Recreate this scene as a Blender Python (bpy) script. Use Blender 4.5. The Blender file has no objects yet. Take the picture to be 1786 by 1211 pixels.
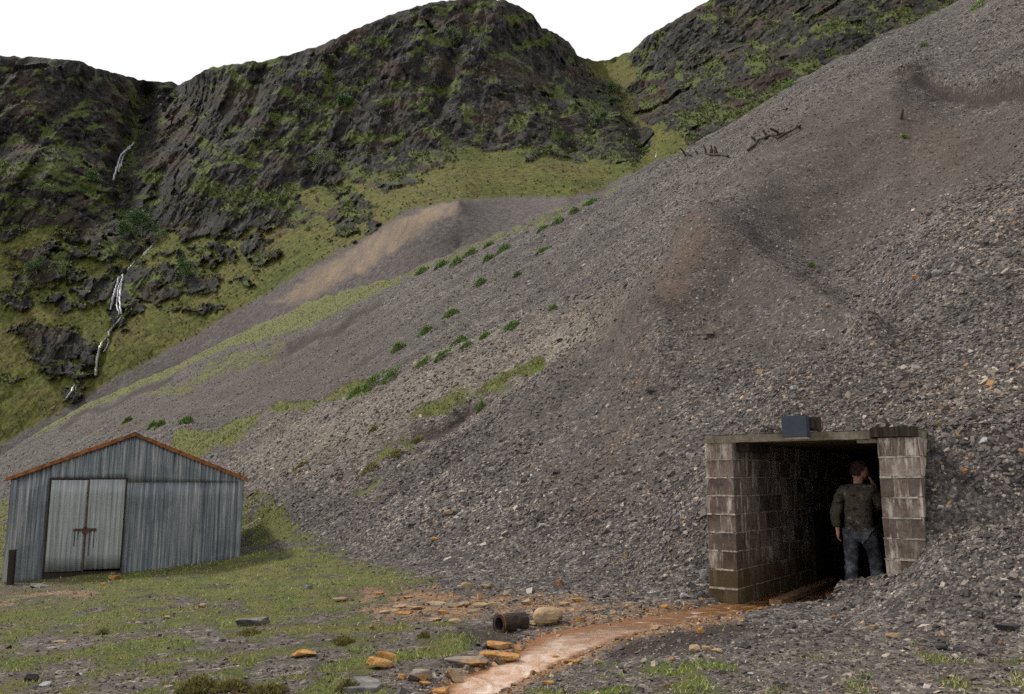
import bpy, bmesh, math, random
import numpy as np
from mathutils import Vector, Matrix
from mathutils.bvhtree import BVHTree

random.seed(11)
RS = np.random.RandomState(7)
R = math.radians

# ------------------------------------------------------------------ camera
SC = bpy.context.scene
COL = SC.collection
F = 1500.0                     # focal length in photo pixels (photo 1786 x 1211)
PITCH = R(8.9)
EYE = 1.6
cd = bpy.data.cameras.new('camera')
cd.sensor_width = 36.0
cd.lens = F / 1786.0 * 36.0
cd.clip_start = 0.1
cd.clip_end = 3000
cam = bpy.data.objects.new('camera', cd)
cam.location = (0, 0, EYE)
cam.rotation_euler = (math.pi / 2 + PITCH, 0, 0)
COL.objects.link(cam)
SC.camera = cam

# ------------------------------------------------------------------ sky, sun, exposure
SUN_EL, SUN_AZ = R(48), R(-62)          # azimuth measured from +Y towards +X (sun stands to the left)
w = bpy.data.worlds.new('World')
SC.world = w
w.use_nodes = True
nt = w.node_tree
nt.nodes.clear()
out = nt.nodes.new('ShaderNodeOutputWorld')
bg = nt.nodes.new('ShaderNodeBackground')
sky = nt.nodes.new('ShaderNodeTexSky')
sky.sky_type = 'NISHITA'
sky.sun_disc = False
sky.sun_elevation = SUN_EL
sky.sun_rotation = SUN_AZ
bg.inputs['Strength'].default_value = 0.1
bg2 = nt.nodes.new('ShaderNodeBackground')          # the white overcast in front of the blue
bg2.inputs['Color'].default_value = (1.0, 0.985, 0.96, 1)
bg2.inputs['Strength'].default_value = 0.88
mx = nt.nodes.new('ShaderNodeMixShader')
mx.inputs[0].default_value = 0.85
nt.links.new(sky.outputs[0], bg.inputs['Color'])
nt.links.new(bg.outputs[0], mx.inputs[1])
nt.links.new(bg2.outputs[0], mx.inputs[2])
nt.links.new(mx.outputs[0], out.inputs['Surface'])

sd = bpy.data.lights.new('sun', 'SUN')
sd.energy = 2.9
sd.angle = R(7)
sd.color = (1.0, 0.95, 0.86)
sun = bpy.data.objects.new('sun', sd)
dirv = Vector((math.sin(SUN_AZ) * math.cos(SUN_EL), math.cos(SUN_AZ) * math.cos(SUN_EL), math.sin(SUN_EL)))
sun.rotation_euler = dirv.to_track_quat('Z', 'Y').to_euler()
COL.objects.link(sun)

SC.view_settings.view_transform = 'Standard'
SC.view_settings.look = 'None'
SC.view_settings.exposure = 0.38
SC.view_settings.gamma = 1.0
SC.cycles.max_bounces = 6
SC.cycles.diffuse_bounces = 3
SC.cycles.use_denoising = False
SC.cycles.sample_clamp_direct = 4.0
SC.cycles.sample_clamp_indirect = 2.0
try:
    SC.cycles.use_adaptive_sampling = True
    SC.cycles.adaptive_threshold = 0.02
except Exception:
    pass

# ------------------------------------------------------------------ projection helpers
CP, SP = math.cos(PITCH), math.sin(PITCH)
def uv_of(px, py):
    a = (np.asarray(px, float) - 893.0) / F
    b = (605.5 - np.asarray(py, float)) / F
    yy = CP - b * SP
    return a / yy, (SP + b * CP) / yy
def P(px, py, D):
    """world point on the line of sight of a photo pixel, D metres ahead of the camera"""
    u, v = uv_of(px, py)
    return (float(u * D), float(D), float(EYE + v * D))
def pix(x, y, z):
    x = np.asarray(x, float); y = np.asarray(y, float); z = np.asarray(z, float) - EYE
    fw = y * CP + z * SP
    up = -y * SP + z * CP
    fw = np.maximum(fw, 0.05)
    return 893.0 + F * x / fw, 605.5 - F * up / fw

# ------------------------------------------------------------------ noise
_perm = RS.permutation(256)
_perm = np.concatenate([_perm, _perm, _perm])
_grad = RS.normal(size=(256, 3)); _grad /= np.linalg.norm(_grad, axis=1)[:, None]
def perlin(x, y, z):
    x, y, z = np.broadcast_arrays(np.asarray(x, float), np.asarray(y, float), np.asarray(z, float))
    xi = np.floor(x).astype(int); yi = np.floor(y).astype(int); zi = np.floor(z).astype(int)
    xf = x - xi; yf = y - yi; zf = z - zi
    xi &= 255; yi &= 255; zi &= 255
    u = xf * xf * xf * (xf * (xf * 6 - 15) + 10); v = yf * yf * yf * (yf * (yf * 6 - 15) + 10); w_ = zf * zf * zf * (zf * (zf * 6 - 15) + 10)
    def g(dx, dy, dz):
        h = _perm[(_perm[(_perm[(xi + dx) & 255] + yi + dy) & 255] + zi + dz) & 255]
        gg = _grad[h]
        return gg[..., 0] * (xf - dx) + gg[..., 1] * (yf - dy) + gg[..., 2] * (zf - dz)
    def L(a, b, t): return a + (b - a) * t
    return 1.6 * L(L(L(g(0,0,0), g(1,0,0), u), L(g(0,1,0), g(1,1,0), u), v),
             L(L(g(0,0,1), g(1,0,1), u), L(g(0,1,1), g(1,1,1), u), v), w_)
def fbm(x, y, z, n=4, lac=2.1, gain=0.5):
    s = 0; a = 1
    for i in range(n):
        s = s + a * perlin(x * lac**i + 17.3 * i, y * lac**i + 5.1 * i, z * lac**i - 9.7 * i)
        a *= gain
    return s
def sstep(a, b, x):
    t = np.clip((np.asarray(x, float) - a) / (b - a), 0, 1)
    return t * t * (3 - 2 * t)

# 2-D tools in the photo-mapped coordinates of a surface point
def seg_dist(px, py, pts):
    """distance to an open polyline and the side (+ = below/right when the line runs left to right)"""
    best = np.full(np.shape(px), 1e9); side = np.zeros(np.shape(px))
    for (x0, y0), (x1, y1) in zip(pts[:-1], pts[1:]):
        dx, dy = x1 - x0, y1 - y0
        t = np.clip(((px - x0) * dx + (py - y0) * dy) / (dx * dx + dy * dy), 0, 1)
        ex, ey = px - (x0 + t * dx), py - (y0 + t * dy)
        d = np.hypot(ex, ey)
        s = np.sign(dx * ey - dy * ex)
        m = d < best
        best = np.where(m, d, best); side = np.where(m, s, side)
    return best, side
def in_poly(px, py, pts):
    c = np.zeros(np.shape(px), bool)
    n = len(pts)
    for i in range(n):
        x0, y0 = pts[i]; x1, y1 = pts[(i + 1) % n]
        if y0 == y1: continue
        cond = ((y0 > py) != (y1 > py)) & (px < (x1 - x0) * (py - y0) / (y1 - y0) + x0)
        c ^= cond
    return c
def poly_mask(px, py, pts, soft):
    d, _ = seg_dist(px, py, list(pts) + [pts[0]])
    s = np.where(in_poly(px, py, pts), d, -d)
    return sstep(-soft, soft, s)
def stroke(px, py, pts, w_, soft):
    d, _ = seg_dist(px, py, pts)
    return 1 - sstep(w_ - soft, w_ + soft, d)
def blob(px, py, x, y, rx, ry, soft=0.5):
    r = np.hypot((px - x) / rx, (py - y) / ry)
    return 1 - sstep(1 - soft, 1 + soft, r)

# ------------------------------------------------------------------ object helpers
def link(name, me, mats, parent=None):
    o = bpy.data.objects.new(name, me)
    for m in (mats if isinstance(mats, (list, tuple)) else [mats]):
        me.materials.append(m)
    COL.objects.link(o)
    if parent is not None: o.parent = parent
    return o
def tag(o, label=None, cat=None, group=None, kind=None):
    if label: o['label'] = label
    if cat: o['category'] = cat
    if group: o['group'] = group
    if kind: o['kind'] = kind
    return o
def empty(name, loc, rz=0.0):
    o = bpy.data.objects.new(name, None)
    o.location = loc; o.rotation_euler = (0, 0, rz)
    o.empty_display_size = 0.2
    COL.objects.link(o)
    return o
def np_mesh(name, V, Fq, smooth=False):
    me = bpy.data.meshes.new(name)
    V = np.ascontiguousarray(V, dtype=np.float32); Fq = np.ascontiguousarray(Fq, dtype=np.int32)
    n, k = Fq.shape
    me.vertices.add(len(V)); me.vertices.foreach_set('co', V.ravel())
    me.loops.add(n * k); me.loops.foreach_set('vertex_index', Fq.ravel())
    me.polygons.add(n)
    me.polygons.foreach_set('loop_start', np.arange(0, n * k, k, dtype=np.int32))
    try: me.polygons.foreach_set('loop_total', np.full(n, k, np.int32))
    except Exception: pass
    me.update(calc_edges=True)
    me.polygons.foreach_set('use_smooth', np.full(n, smooth))
    return me
def grid_faces(nr, nc, flip=False):
    r, c = np.meshgrid(np.arange(nr - 1), np.arange(nc - 1), indexing='ij')
    a = (r * nc + c).ravel()
    q = np.stack([a, a + 1, a + nc + 1, a + nc], 1)
    return q[:, ::-1] if flip else q
def fattr(me, name, arr):
    at = me.attributes.new(name, 'FLOAT', 'POINT')
    at.data.foreach_set('value', np.ascontiguousarray(arr, dtype=np.float32).ravel())
def cattr(me, name, rgb):
    at = me.color_attributes.new(name, 'FLOAT_COLOR', 'POINT')
    rgba = np.concatenate([rgb, np.ones((len(rgb), 1))], 1).astype(np.float32)
    at.data.foreach_set('color', rgba.ravel())
def bm_mesh(name, bm, smooth=False):
    me = bpy.data.meshes.new(name)
    bmesh.ops.recalc_face_normals(bm, faces=bm.faces)
    bm.to_mesh(me); bm.free()
    for p in me.polygons: p.use_smooth = smooth
    return me
def bx(bm, x0, x1, y0, y1, z0, z1, jit=0.0, mat=0):
    vs = [bm.verts.new((x + random.uniform(-jit, jit), y + random.uniform(-jit, jit), z + random.uniform(-jit, jit)))
          for z in (z0, z1) for y in (y0, y1) for x in (x0, x1)]
    for f in ((0,2,3,1),(4,5,7,6),(0,1,5,4),(2,6,7,3),(0,4,6,2),(1,3,7,5)):
        fc = bm.faces.new([vs[i] for i in f]); fc.material_index = mat
    return vs
def tube(bm, pts, rads, n=8, cap=True, wob=0.0):
    rings = []
    for i, p in enumerate(pts):
        p = Vector(p)
        a = Vector(pts[max(i - 1, 0)]); b = Vector(pts[min(i + 1, len(pts) - 1)])
        t = (b - a).normalized()
        s = t.cross(Vector((0, 0, 1)))
        if s.length < 1e-3: s = t.cross(Vector((1, 0, 0)))
        s.normalize(); q = t.cross(s)
        rings.append([bm.verts.new(p + (s * math.cos(k * 2 * math.pi / n) + q * math.sin(k * 2 * math.pi / n)) * rads[i] * (1 + random.uniform(-wob, wob))) for k in range(n)])
    for r0, r1 in zip(rings[:-1], rings[1:]):
        for k in range(n): bm.faces.new((r0[k], r0[(k + 1) % n], r1[(k + 1) % n], r1[k]))
    if cap:
        bm.faces.new(rings[0][::-1]); bm.faces.new(rings[-1])

# ------------------------------------------------------------------ material helper
class Mat:
    def __init__(s, name, rough=0.9, spec=0.3):
        s.m = bpy.data.materials.new(name); s.m.use_nodes = True
        s.t = s.m.node_tree; s.t.nodes.clear()
        s.out = s.n('ShaderNodeOutputMaterial'); s.b = s.n('ShaderNodeBsdfPrincipled')
        s.b.inputs['Roughness'].default_value = rough
        s.b.inputs['Specular IOR Level'].default_value = spec
        s.l(s.b.outputs[0], s.out.inputs['Surface'])
        s.co = None
    def n(s, t, **kw):
        x = s.t.nodes.new(t)
        for k, v in kw.items(): setattr(x, k, v)
        return x
    def l(s, a, b): s.t.links.new(a, b)
    def coord(s, scale=(1, 1, 1), kind='Object', rot=(0, 0, 0)):
        c = s.n('ShaderNodeTexCoord'); m = s.n('ShaderNodeMapping')
        m.inputs['Scale'].default_value = scale; m.inputs['Rotation'].default_value = rot
        s.l(c.outputs[kind], m.inputs[0]); return m.outputs[0]
    def noise(s, scale, detail=4, rough=0.55, vec=None, out=0, dist=0):
        x = s.n('ShaderNodeTexNoise'); x.inputs['Scale'].default_value = scale
        x.inputs['Detail'].default_value = detail; x.inputs['Roughness'].default_value = rough
        x.inputs['Distortion'].default_value = dist
        s.l(vec if vec is not None else s.coord(), x.inputs['Vector']); return x.outputs[out]
    def voro(s, scale, vec=None, feature='F1', rnd=1.0):
        x = s.n('ShaderNodeTexVoronoi'); x.feature = feature
        x.inputs['Scale'].default_value = scale; x.inputs['Randomness'].default_value = rnd
        s.l(vec if vec is not None else s.coord(), x.inputs['Vector']); return x
    def ramp(s, fac, stops, interp='LINEAR'):
        x = s.n('ShaderNodeValToRGB'); x.color_ramp.interpolation = interp
        e = x.color_ramp.elements
        while len(e) < len(stops): e.new(0.5)
        for i, (p, c) in enumerate(stops):
            e[i].position = p
            e[i].color = (c, c, c, 1) if isinstance(c, (int, float)) else (*c, 1)
        s.l(fac, x.inputs[0]); return x.outputs[0]
    def mix(s, fac, a, b, mode='MIX'):
        x = s.n('ShaderNodeMix', data_type='RGBA', blend_type=mode)
        for v, i in ((fac, 0), (a, 6), (b, 7)):
            if hasattr(v, 'links'): s.l(v, x.inputs[i])
            else: x.inputs[i].default_value = v if i == 0 else (*v, 1)
        return x.outputs[2]
    def math(s, op, a, b=0.0, c=0.0, clamp=False):
        x = s.n('ShaderNodeMath', operation=op); x.use_clamp = clamp
        for v, i in ((a, 0), (b, 1), (c, 2)):
            if hasattr(v, 'links'): s.l(v, x.inputs[i])
            else: x.inputs[i].default_value = v
        return x.outputs[0]
    def attr(s, name, out='Fac'):
        x = s.n('ShaderNodeAttribute'); x.attribute_name = name; return x.outputs[out]
    def col(s, c):
        if hasattr(c, 'links'): s.l(c, s.b.inputs['Base Color'])
        else: s.b.inputs['Base Color'].default_value = (*c, 1)
    def bump(s, h, strength=0.5, dist=0.02):
        x = s.n('ShaderNodeBump'); x.inputs['Strength'].default_value = strength; x.inputs['Distance'].default_value = dist
        s.l(h, x.inputs['Height']); s.l(x.outputs[0], s.b.inputs['Normal'])
    def rough(s, v):
        s.l(v, s.b.inputs['Roughness'])
# ================================================================== TERRAIN A: valley floor and the big spoil slope
CREST = [(-700,1130),(-300,930),(0,795),(60,757),(100,736),(160,702),(240,668),(300,640),(370,602),(430,572),(490,548),(560,517),(620,500),(700,478),
         (800,432),(900,392),(990,357),(1040,342),(1100,306),(1150,278),(1200,256),(1300,204),(1400,142),(1500,90),(1600,38),(1660,8),(1786,-60),(2000,-170),(2500,-430),(3400,-800)]
cu, cv = uv_of([p[0] for p in CREST], [p[1] for p in CREST])
cv = np.maximum(cv, -0.01)
O_ = np.argsort(cu); cu, cv = cu[O_], cv[O_]
TAN = 0.70
UHX, UHY = 0.80, 0.60
PX0, PY0 = 2.5, 11.0
def plane(x, y):
    return TAN * (UHX * (x - PX0) + UHY * (y - PY0))
def floor_(x, y):
    return -0.05 + 0.046 * np.clip(x, -40, 8) + 0.0074 * y + 0.20 * np.exp(-((x + 5.0) ** 2 + (y - 19.8) ** 2) / 3.6)
_k = TAN * (UHX * PX0 + UHY * PY0)
cden = TAN * UHX * cu + TAN * UHY - cv
cD = (EYE + _k) / np.maximum(cden, 0.054)

# adit frame
A0 = P(1288, 1037, 10.9)
AO = np.array([A0[0], A0[1]])
E1 = np.array([0.814, -0.581]); E2 = np.array([0.581, 0.814])
def adit_loc(x, y):
    rx, ry = x - AO[0], y - AO[1]
    return rx * E1[0] + ry * E1[1], rx * E2[0] + ry * E2[1]
OPEN_W, ROOF_Z, FLOOR_Z, TUN_L = 1.72, 2.10, 0.16, 7.0

STREAM_L = [(1330,1024),(1290,1040),(1235,1055),(1100,1081),(1000,1097),(938,1112),(905,1132),(886,1150),(830,1168),(790,1190),(745,1222),(640,1300),(400,1420)]
STREAM_R = [(1540,1006),(1500,1030),(1420,1050),(1330,1072),(1250,1083),(1150,1095),(1090,1108),(1035,1130),(980,1154),(930,1180),(860,1222),(780,1300),(560,1420)]
STREAM_POLY = STREAM_L + STREAM_R[::-1]
def water_z(y): return np.interp(y, [3.0, 6.5, 10.8, 30], [-0.16, -0.065, 0.125, 0.14])

SCARPS = [ # polyline, height m, recover px
    ([(722,755),(745,742),(775,728),(812,708),(845,694)], 0.34, 32),
    ([(500,592),(545,575),(590,558),(620,536),(655,518)], 0.34, 26),
    ([(100,742),(170,708),(250,672),(300,655)], 0.4, 22),
    ([(1592,150),(1612,142),(1650,132),(1720,132),(1800,140)], 0.60, 110),
]
LOBE = [(200,800),(310,778),(430,735),(560,703),(640,672),(760,622),(830,592),(900,563),(970,533),(1080,480),(1230,400)]
def base_z(x, y):
    u = x / np.maximum(y, 0.3)
    f, p = floor_(x, y), plane(x, y)
    p = p + 0.3 * sstep(10, 40, y)*0
    z = 0.5 * (f + p + np.sqrt((f - p) ** 2 + 0.35 ** 2))
    Dc = np.interp(u, cu, cD)
    xx = np.maximum(y - Dc, 0)
    fall = 1.0 * (np.sqrt(xx * xx + 1.5) - math.sqrt(1.5))
    z = z - fall
    return np.maximum(z, -9.0 - 0 * x)
def surf(x, y, full=False):
    x = np.asarray(x, float); y = np.asarray(y, float)
    z = base_z(x, y)
    px, py = pix(x, y, z)
    # bulge and dip either side of the front lobe
    d, s = seg_dist(px, py, LOBE)
    front = (s > 0)
    fade = sstep(300, 420, px) * (1 - sstep(900, 1150, px))
    z = z + fade * (0.25 * np.exp(-(d / 60.0) ** 2) * front - 0.0 * d) - fade * np.where(front, 0, 1.3 * (1 - np.exp(-(d / 22.0) ** 2)) * np.exp(-(d / 120.0) ** 2))
    # spur running down the right-hand slope and the hollow beside it
    d1, s1 = seg_dist(px, py, [(1560,158),(1440,225),(1330,330),(1230,480),(1130,600)])
    z = z + 1.5 * np.exp(-(d1 / 68.0) ** 2) * sstep(12, 20, y)
    d2, _ = seg_dist(px, py, [(1700,200),(1560,260),(1470,400),(1500,520)])
    z = z - .75 * np.exp(-(d2 / 95.0) ** 2)
    d4, s4 = seg_dist(px, py, [(1215,488),(1300,492),(1400,512),(1490,545),(1520,600)])
    z = z + .62 * np.exp(-(d4 / 36.0) ** 2)
    d3, _ = seg_dist(px, py, [(1786,380),(1620,500),(1480,640),(1380,720)])
    z = z + 0.30 * np.exp(-(d3 / 60.0) ** 2)
    sc = np.zeros_like(z)
    for pts, h, rec in SCARPS:
        dd, ss = seg_dist(px + 14 * perlin(px / 60., py / 60., 3.3), py + 10 * perlin(px / 60., py / 60., 8.3), pts)
        lat = 1.0 - sstep(0, 40, np.maximum(pts[0][0] - px, px - pts[-1][0]))
        sd_ = dd * ss
        z = z - h * sstep(-2, 5, sd_) * np.exp(-np.maximum(sd_, 0) / rec) * lat
        z = z + 0.35 * h * np.exp(-(sd_ / (rec * .35)) ** 2) * (sd_ < 0) * lat
        sc = np.maximum(sc, sstep(-1, 2, sd_) * (1 - sstep(4, 9, sd_)) * lat * (.8))
    # natural undulation
    a_ = -UHY * x + UHX * y; b_ = UHX * x + UHY * y
    slope = sstep(-0.2, 1.0, plane(x, y) - floor_(x, y))
    z = z + slope * (0.34 * fbm(a_ / 4.0, b_ / 11.0, 0.3, 3) + 0.07 * fbm(a_ / 1.1, b_ / 2.0, 4.3, 3)) * sstep(10, 26, y)
    z = z + slope * 0.06 * fbm(a_ / 1.3, b_ / 2.2, 7.3, 3)
    z = z + 0.035 * fbm(x / 1.6, y / 1.6, 2.0, 3) + 0.012 * fbm(x / 0.25, y / 0.25, 1.0, 2)
    # spoil banked round the portal
    l1, l2 = adit_loc(x, y)
    # right-hand bank in front of the right pillar
    bank = np.interp(l1, [1.25, 1.6, 2.35, 3.6], [0.03, 0.28, 0.98, 1.35])
    wgt = sstep(1.32, 1.95, l1) * (1 - sstep(3.0, 4.5, l1)) * np.exp(-((l2 + 0.25) / 0.9) ** 2)
    z = z + wgt * np.maximum(bank - z, 0)
    wr_ = sstep(OPEN_W + .20, OPEN_W + .44, l1) * (1 - sstep(3.6, 5.5, l1)) * sstep(-.12, .30, l2) * (1 - sstep(6, 9, l2))
    z = z + wr_ * np.maximum(np.interp(l2, [-.2, .2, .7, 3.0], [.9, 1.6, 2.26, 2.7]) - z, 0)
    # left flank: bank behind the left pillar
    wl = (1 - sstep(-0.35, -0.05, l1 + 0.30)) * sstep(-2.2, -0.4, l1) * sstep(0.10, 1.6, l2) * (1 - sstep(5, 8, l2))
    z = z + wl * np.maximum(np.interp(l2, [0.0, 1.0, 3.0], [0.25, 1.1, 2.5]) - z, 0)
    # stream channel
    ppx, ppy = pix(x, y, water_z(y))
    sm = poly_mask(ppx, ppy, STREAM_POLY, 9.0) * (y > 2) * (l2 < 1.0)
    smw = poly_mask(ppx, ppy, STREAM_POLY, 40.0) * (y > 2) * (l2 < 0.6) * (l1 < 1.3)
    z = z * (1 - smw) + smw * np.minimum(z, water_z(y) + 0.05)
    z = z * (1 - sm) + sm * np.minimum(z, water_z(y) - 0.06)
    if full: return z, px, py, sc, sm
    return z
def surf_carved(x, y, full=False, over=False):
    r = surf(x, y, True)
    z = r[0]
    l1, l2 = adit_loc(x, y)
    ins = (l1 > -0.20) & (l1 < OPEN_W + 0.22) & (l2 > 0.04) & (l2 < TUN_L)
    z = np.where(ins, np.minimum(z, FLOOR_Z - 0.12), z)
    # keep scree out of the mouth and off the pillar fronts
    face = (l1 > -0.42) & (l1 < 1.2) & (l2 > -0.45) & (l2 <= 0.04)
    z = np.where(face, np.minimum(z, 0.17), z)
    z = np.where(ins & (l2 > .3) & (r[0] > ROOF_Z + .10) & bool(over), r[0], z)
    if full: return (z,) + tuple(r[1:])
    return z

NC, NR = 760, 640
us = np.linspace(-1.15, 1.15, NC)
Ds = np.concatenate([np.linspace(0.6, 4.6, 24, endpoint=False), 4.6 * (240 / 4.6) ** (np.linspace(0, 1, NR - 24))])
UU, DD = np.meshgrid(us, Ds)
XX, YY = UU * DD, DD.copy()
ZZ, PXm, PYm, SCm, SMm = surf_carved(XX.ravel(), YY.ravel(), True)
TV = np.stack([XX.ravel(), YY.ravel(), ZZ], 1)
X, Y = TV[:, 0], TV[:, 1]

def ground_masks(X, Y, PXm, PYm, SCm):
    wob = 16 * fbm(PXm / 60., PYm / 40., 0.0, 4)
    wob2 = 16 * fbm(PXm / 60., PYm / 40., 9.0, 4)
    qx, qy = PXm + wob, PYm + wob2 * .6
    n1 = fbm(X / 0.9, Y / 0.9, 3.0, 4); n2 = fbm(X / 0.22, Y / 0.22, 8.0, 3); n1 = n1 * .75 + .55 * fbm(X / 0.38, Y / 0.38, 13.0, 3); nb = fbm(X / 3.5, Y / 3.5, 1.0, 3)
    g = np.zeros_like(X)
    # valley-floor turf: left of this line
    TURF = [(-400,870),(25,872),(25,945),(430,955),(450,905),(425,865),(480,870),(560,950),(680,985),(760,1010),(720,1045),(640,1065),(520,1085),(400,1100),(200,1120),(-400,1140)]
    g = np.maximum(g, poly_mask(qx, qy, TURF, 22) * np.clip(0.78 + 0.8 * n1 + .4 * nb, 0, 1))
    LOW = [(-400,1080),(500,1050),(760,1060),(870,1110),(840,1160),(760,1175),(640,1230),(-400,1300)]
    g = np.maximum(g, poly_mask(qx, qy, LOW, 30) * np.clip(0.42 + 1.1 * n1 + .5 * nb, 0, 1))
    RB = [(880,1195),(1000,1160),(1120,1150),(1300,1130),(1500,1110),(1786,1130),(2300,1130),(2300,1400),(760,1400)]
    g = np.maximum(g, poly_mask(qx, qy, RB, 30) * np.clip(0.08 + 1.1 * n1 + .5 * nb, 0, 1))
    g = np.maximum(g, 0.75 * blob(qx, qy, 1080, 1040, 60, 8) * np.clip(.5 + n1, 0, 1))
    # turf ribbons on the slope
    g = np.maximum(g, poly_mask(qx, qy, [(305,785),(300,762),(420,722),(560,695),(640,672),(655,690),(560,715),(470,742),(400,790),(340,800)], 8))
    crest_py = np.interp(PXm, [p[0] for p in CREST], [p[1] for p in CREST])
    dep = np.interp(PXm, [100, 250, 420, 480, 560, 640, 700, 800, 900, 1000, 1100], [7, 12, 16, 36, 42, 22, 10, 14, 12, 8, 2])
    below = PYm - crest_py
    g = np.maximum(g, (1 - sstep(dep * .75, dep * 1.15 + 3, below + wob * .35)) * (PXm > 60) * (PXm < 1110) * np.clip(.78 + .7 * n1 - .3*(PXm > 700), 0, 1))
    g = np.maximum(g, poly_mask(qx, qy, [(240,690),(330,655),(430,600),(520,590),(470,610),(380,650),(300,690),(258,697)], 10) * np.clip(.62 + .9 * n1 + .4 * nb, 0, 1))
    g = np.maximum(g, stroke(qx, qy, [(730,738),(790,705),(850,678),(890,655),(940,640)], 14, 8) * np.clip(.75 + .8 * n1, 0, 1))
    g = np.maximum(g, 0.75 * stroke(qx, qy, [(640,850),(680,800),(720,775)], 26, 22) * np.clip(.35 + 1.3 * n1, 0, 1))
    g = np.maximum(g, 0.8 * stroke(qx, qy, [(435,960),(440,900),(450,870)], 26, 14) * np.clip(.6 + 1.1 * n1, 0, 1))
    g = np.maximum(g, 0.6 * stroke(qx, qy, [(60,800),(150,765),(230,735)], 22, 18) * np.clip(.1 + 1.5 * n1, 0, 1))
    # rusty earth
    r = np.zeros_like(X)
    r = np.maximum(r, stroke(qx, qy, [(1215,505),(1200,545),(1165,595)], 16, 16) * np.clip(.8 + n1, 0, 1))
    r = np.maximum(r, .9 * stroke(qx, qy, [(1130,640),(1075,740),(1050,790),(1030,900)], 20, 26) * np.clip(.5 + n1, 0, 1))
    r = np.maximum(r, .45 * blob(qx, qy, 1640, 215, 70, 34, .6))
    r = np.maximum(r, .25 * blob(qx, qy, 1500, 250, 190, 70, .6))
    r = np.maximum(r, .35 * blob(qx, qy, 1030, 860, 60, 60, .6) * np.clip(.6 + n1, 0, 1))
    # ochre silt beside the stream and flagged patch
    o = np.zeros_like(X)
    o = np.maximum(o, .9 * poly_mask(qx, qy, [(580,1035),(720,1018),(900,1035),(1100,1050),(1240,1055),(1180,1068),(1020,1090),(930,1105),(880,1075),(760,1080),(660,1085)], 14) * np.clip(.55 + 1.2 * n1 + .5*n2, 0, 1))
    o = np.maximum(o, .75 * poly_mask(qx, qy, [(-200,1032),(40,1026),(150,1026),(190,1036),(110,1056),(20,1058),(-200,1068)], 12) * np.clip(.6 + n1, 0, 1))
    ddl, _ = seg_dist(PXm, PYm, STREAM_L); ddr, _ = seg_dist(PXm, PYm, STREAM_R)
    dst = np.minimum(ddl, ddr)
    o = np.maximum(o, (1 - sstep(2, 16, dst + 5 * n2)) * (PXm < 1300) * .8)
    g = g * (1 - np.clip(o * 1.2, 0, .9)) * (1 - np.clip(SCm, 0, 1))
    # shadow painted under the top-right scarp lip, and dark wet peat
    w_ = np.zeros_like(X)
    w_ = np.maximum(w_, poly_mask(qx, qy, [(1080,1118),(1180,1098),(1290,1085),(1330,1090),(1240,1118),(1150,1140),(1075,1150),(1060,1135)], 10))
    w_ = np.maximum(w_, .8 * poly_mask(qx, qy, [(800,1098),(870,1090),(920,1105),(890,1130),(850,1140),(800,1118)], 8))
    w_ = np.maximum(w_, SCm)  # scarp edges: bare dark earth; at the top-right lip its shadow, painted in
    w_ = np.maximum(w_, .9 * poly_mask(qx, qy, [(320,1196),(400,1190),(540,1212),(560,1240),(300,1240)], 8))
    w_ = np.maximum(w_, .55 * stroke(qx, qy, [(1110,625),(1180,606),(1230,600)], 3, 4))
    # coarse pale clitter against fine dirt
    t = np.zeros_like(X)
    t = np.maximum(t, poly_mask(qx, qy, [(400,790),(470,740),(640,690),(800,610),(960,545),(1150,470),(1160,560),(1000,640),(900,690),(720,760),(560,840),(450,850)], 30))
    t = np.maximum(t, .6 * poly_mask(qx, qy, [(1450,725),(1620,660),(1786,600),(1786,700),(1620,740)], 25))
    t = np.maximum(t, .5 * poly_mask(qx, qy, [(1550,330),(1786,230),(1900,230),(1900,480),(1786,500),(1600,420)], 30))
    t = np.maximum(t, .6 * poly_mask(qx, qy, LOW, 30))
    t = np.maximum(t, .45 * poly_mask(qx, qy, RB, 30))
    f = np.zeros_like(X)      # fine dirt
    f = np.maximum(f, poly_mask(qx, qy, [(420,600),(640,530),(720,560),(760,610),(560,680),(300,740),(120,760),(250,690)], 25) * .7)
    f = np.maximum(f, poly_mask(qx, qy, [(1180,480),(1450,430),(1530,560),(1350,640),(1150,640),(950,760),(880,760),(1100,560)], 40) * .85)
    f = np.maximum(f, poly_mask(qx, qy, [(950,740),(1130,690),(1200,760),(1150,900),(1010,900),(900,830)], 40) * .6)
    f = np.maximum(f, poly_mask(qx, qy, [(1400,240),(1560,170),(1786,145),(1786,260),(1600,330),(1400,430),(1150,440)], 35) * .95)
    f = np.maximum(f, poly_mask(qx, qy, [(-400,940),(430,950),(760,1040),(900,1110),(760,1175),(640,1230),(-400,1300)], 30) * .75)
    f = np.maximum(f, .5 * poly_mask(qx, qy, RB, 30))
    return g, np.clip(r, 0, 1), np.clip(w_, 0, 1), np.clip(o, 0, 1), np.clip(t, 0, 1), np.clip(f, 0, 1)
MG, MRs, MW, MO, MT, MF = ground_masks(X, Y, PXm, PYm, SCm)
me = np_mesh('ground', TV, grid_faces(NR, NC), True)
for nme, arr in (('grass', MG), ('rust', MRs), ('wet', MW), ('ochre', MO), ('tan', MT), ('fine', MF)): fattr(me, nme, arr)

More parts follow.
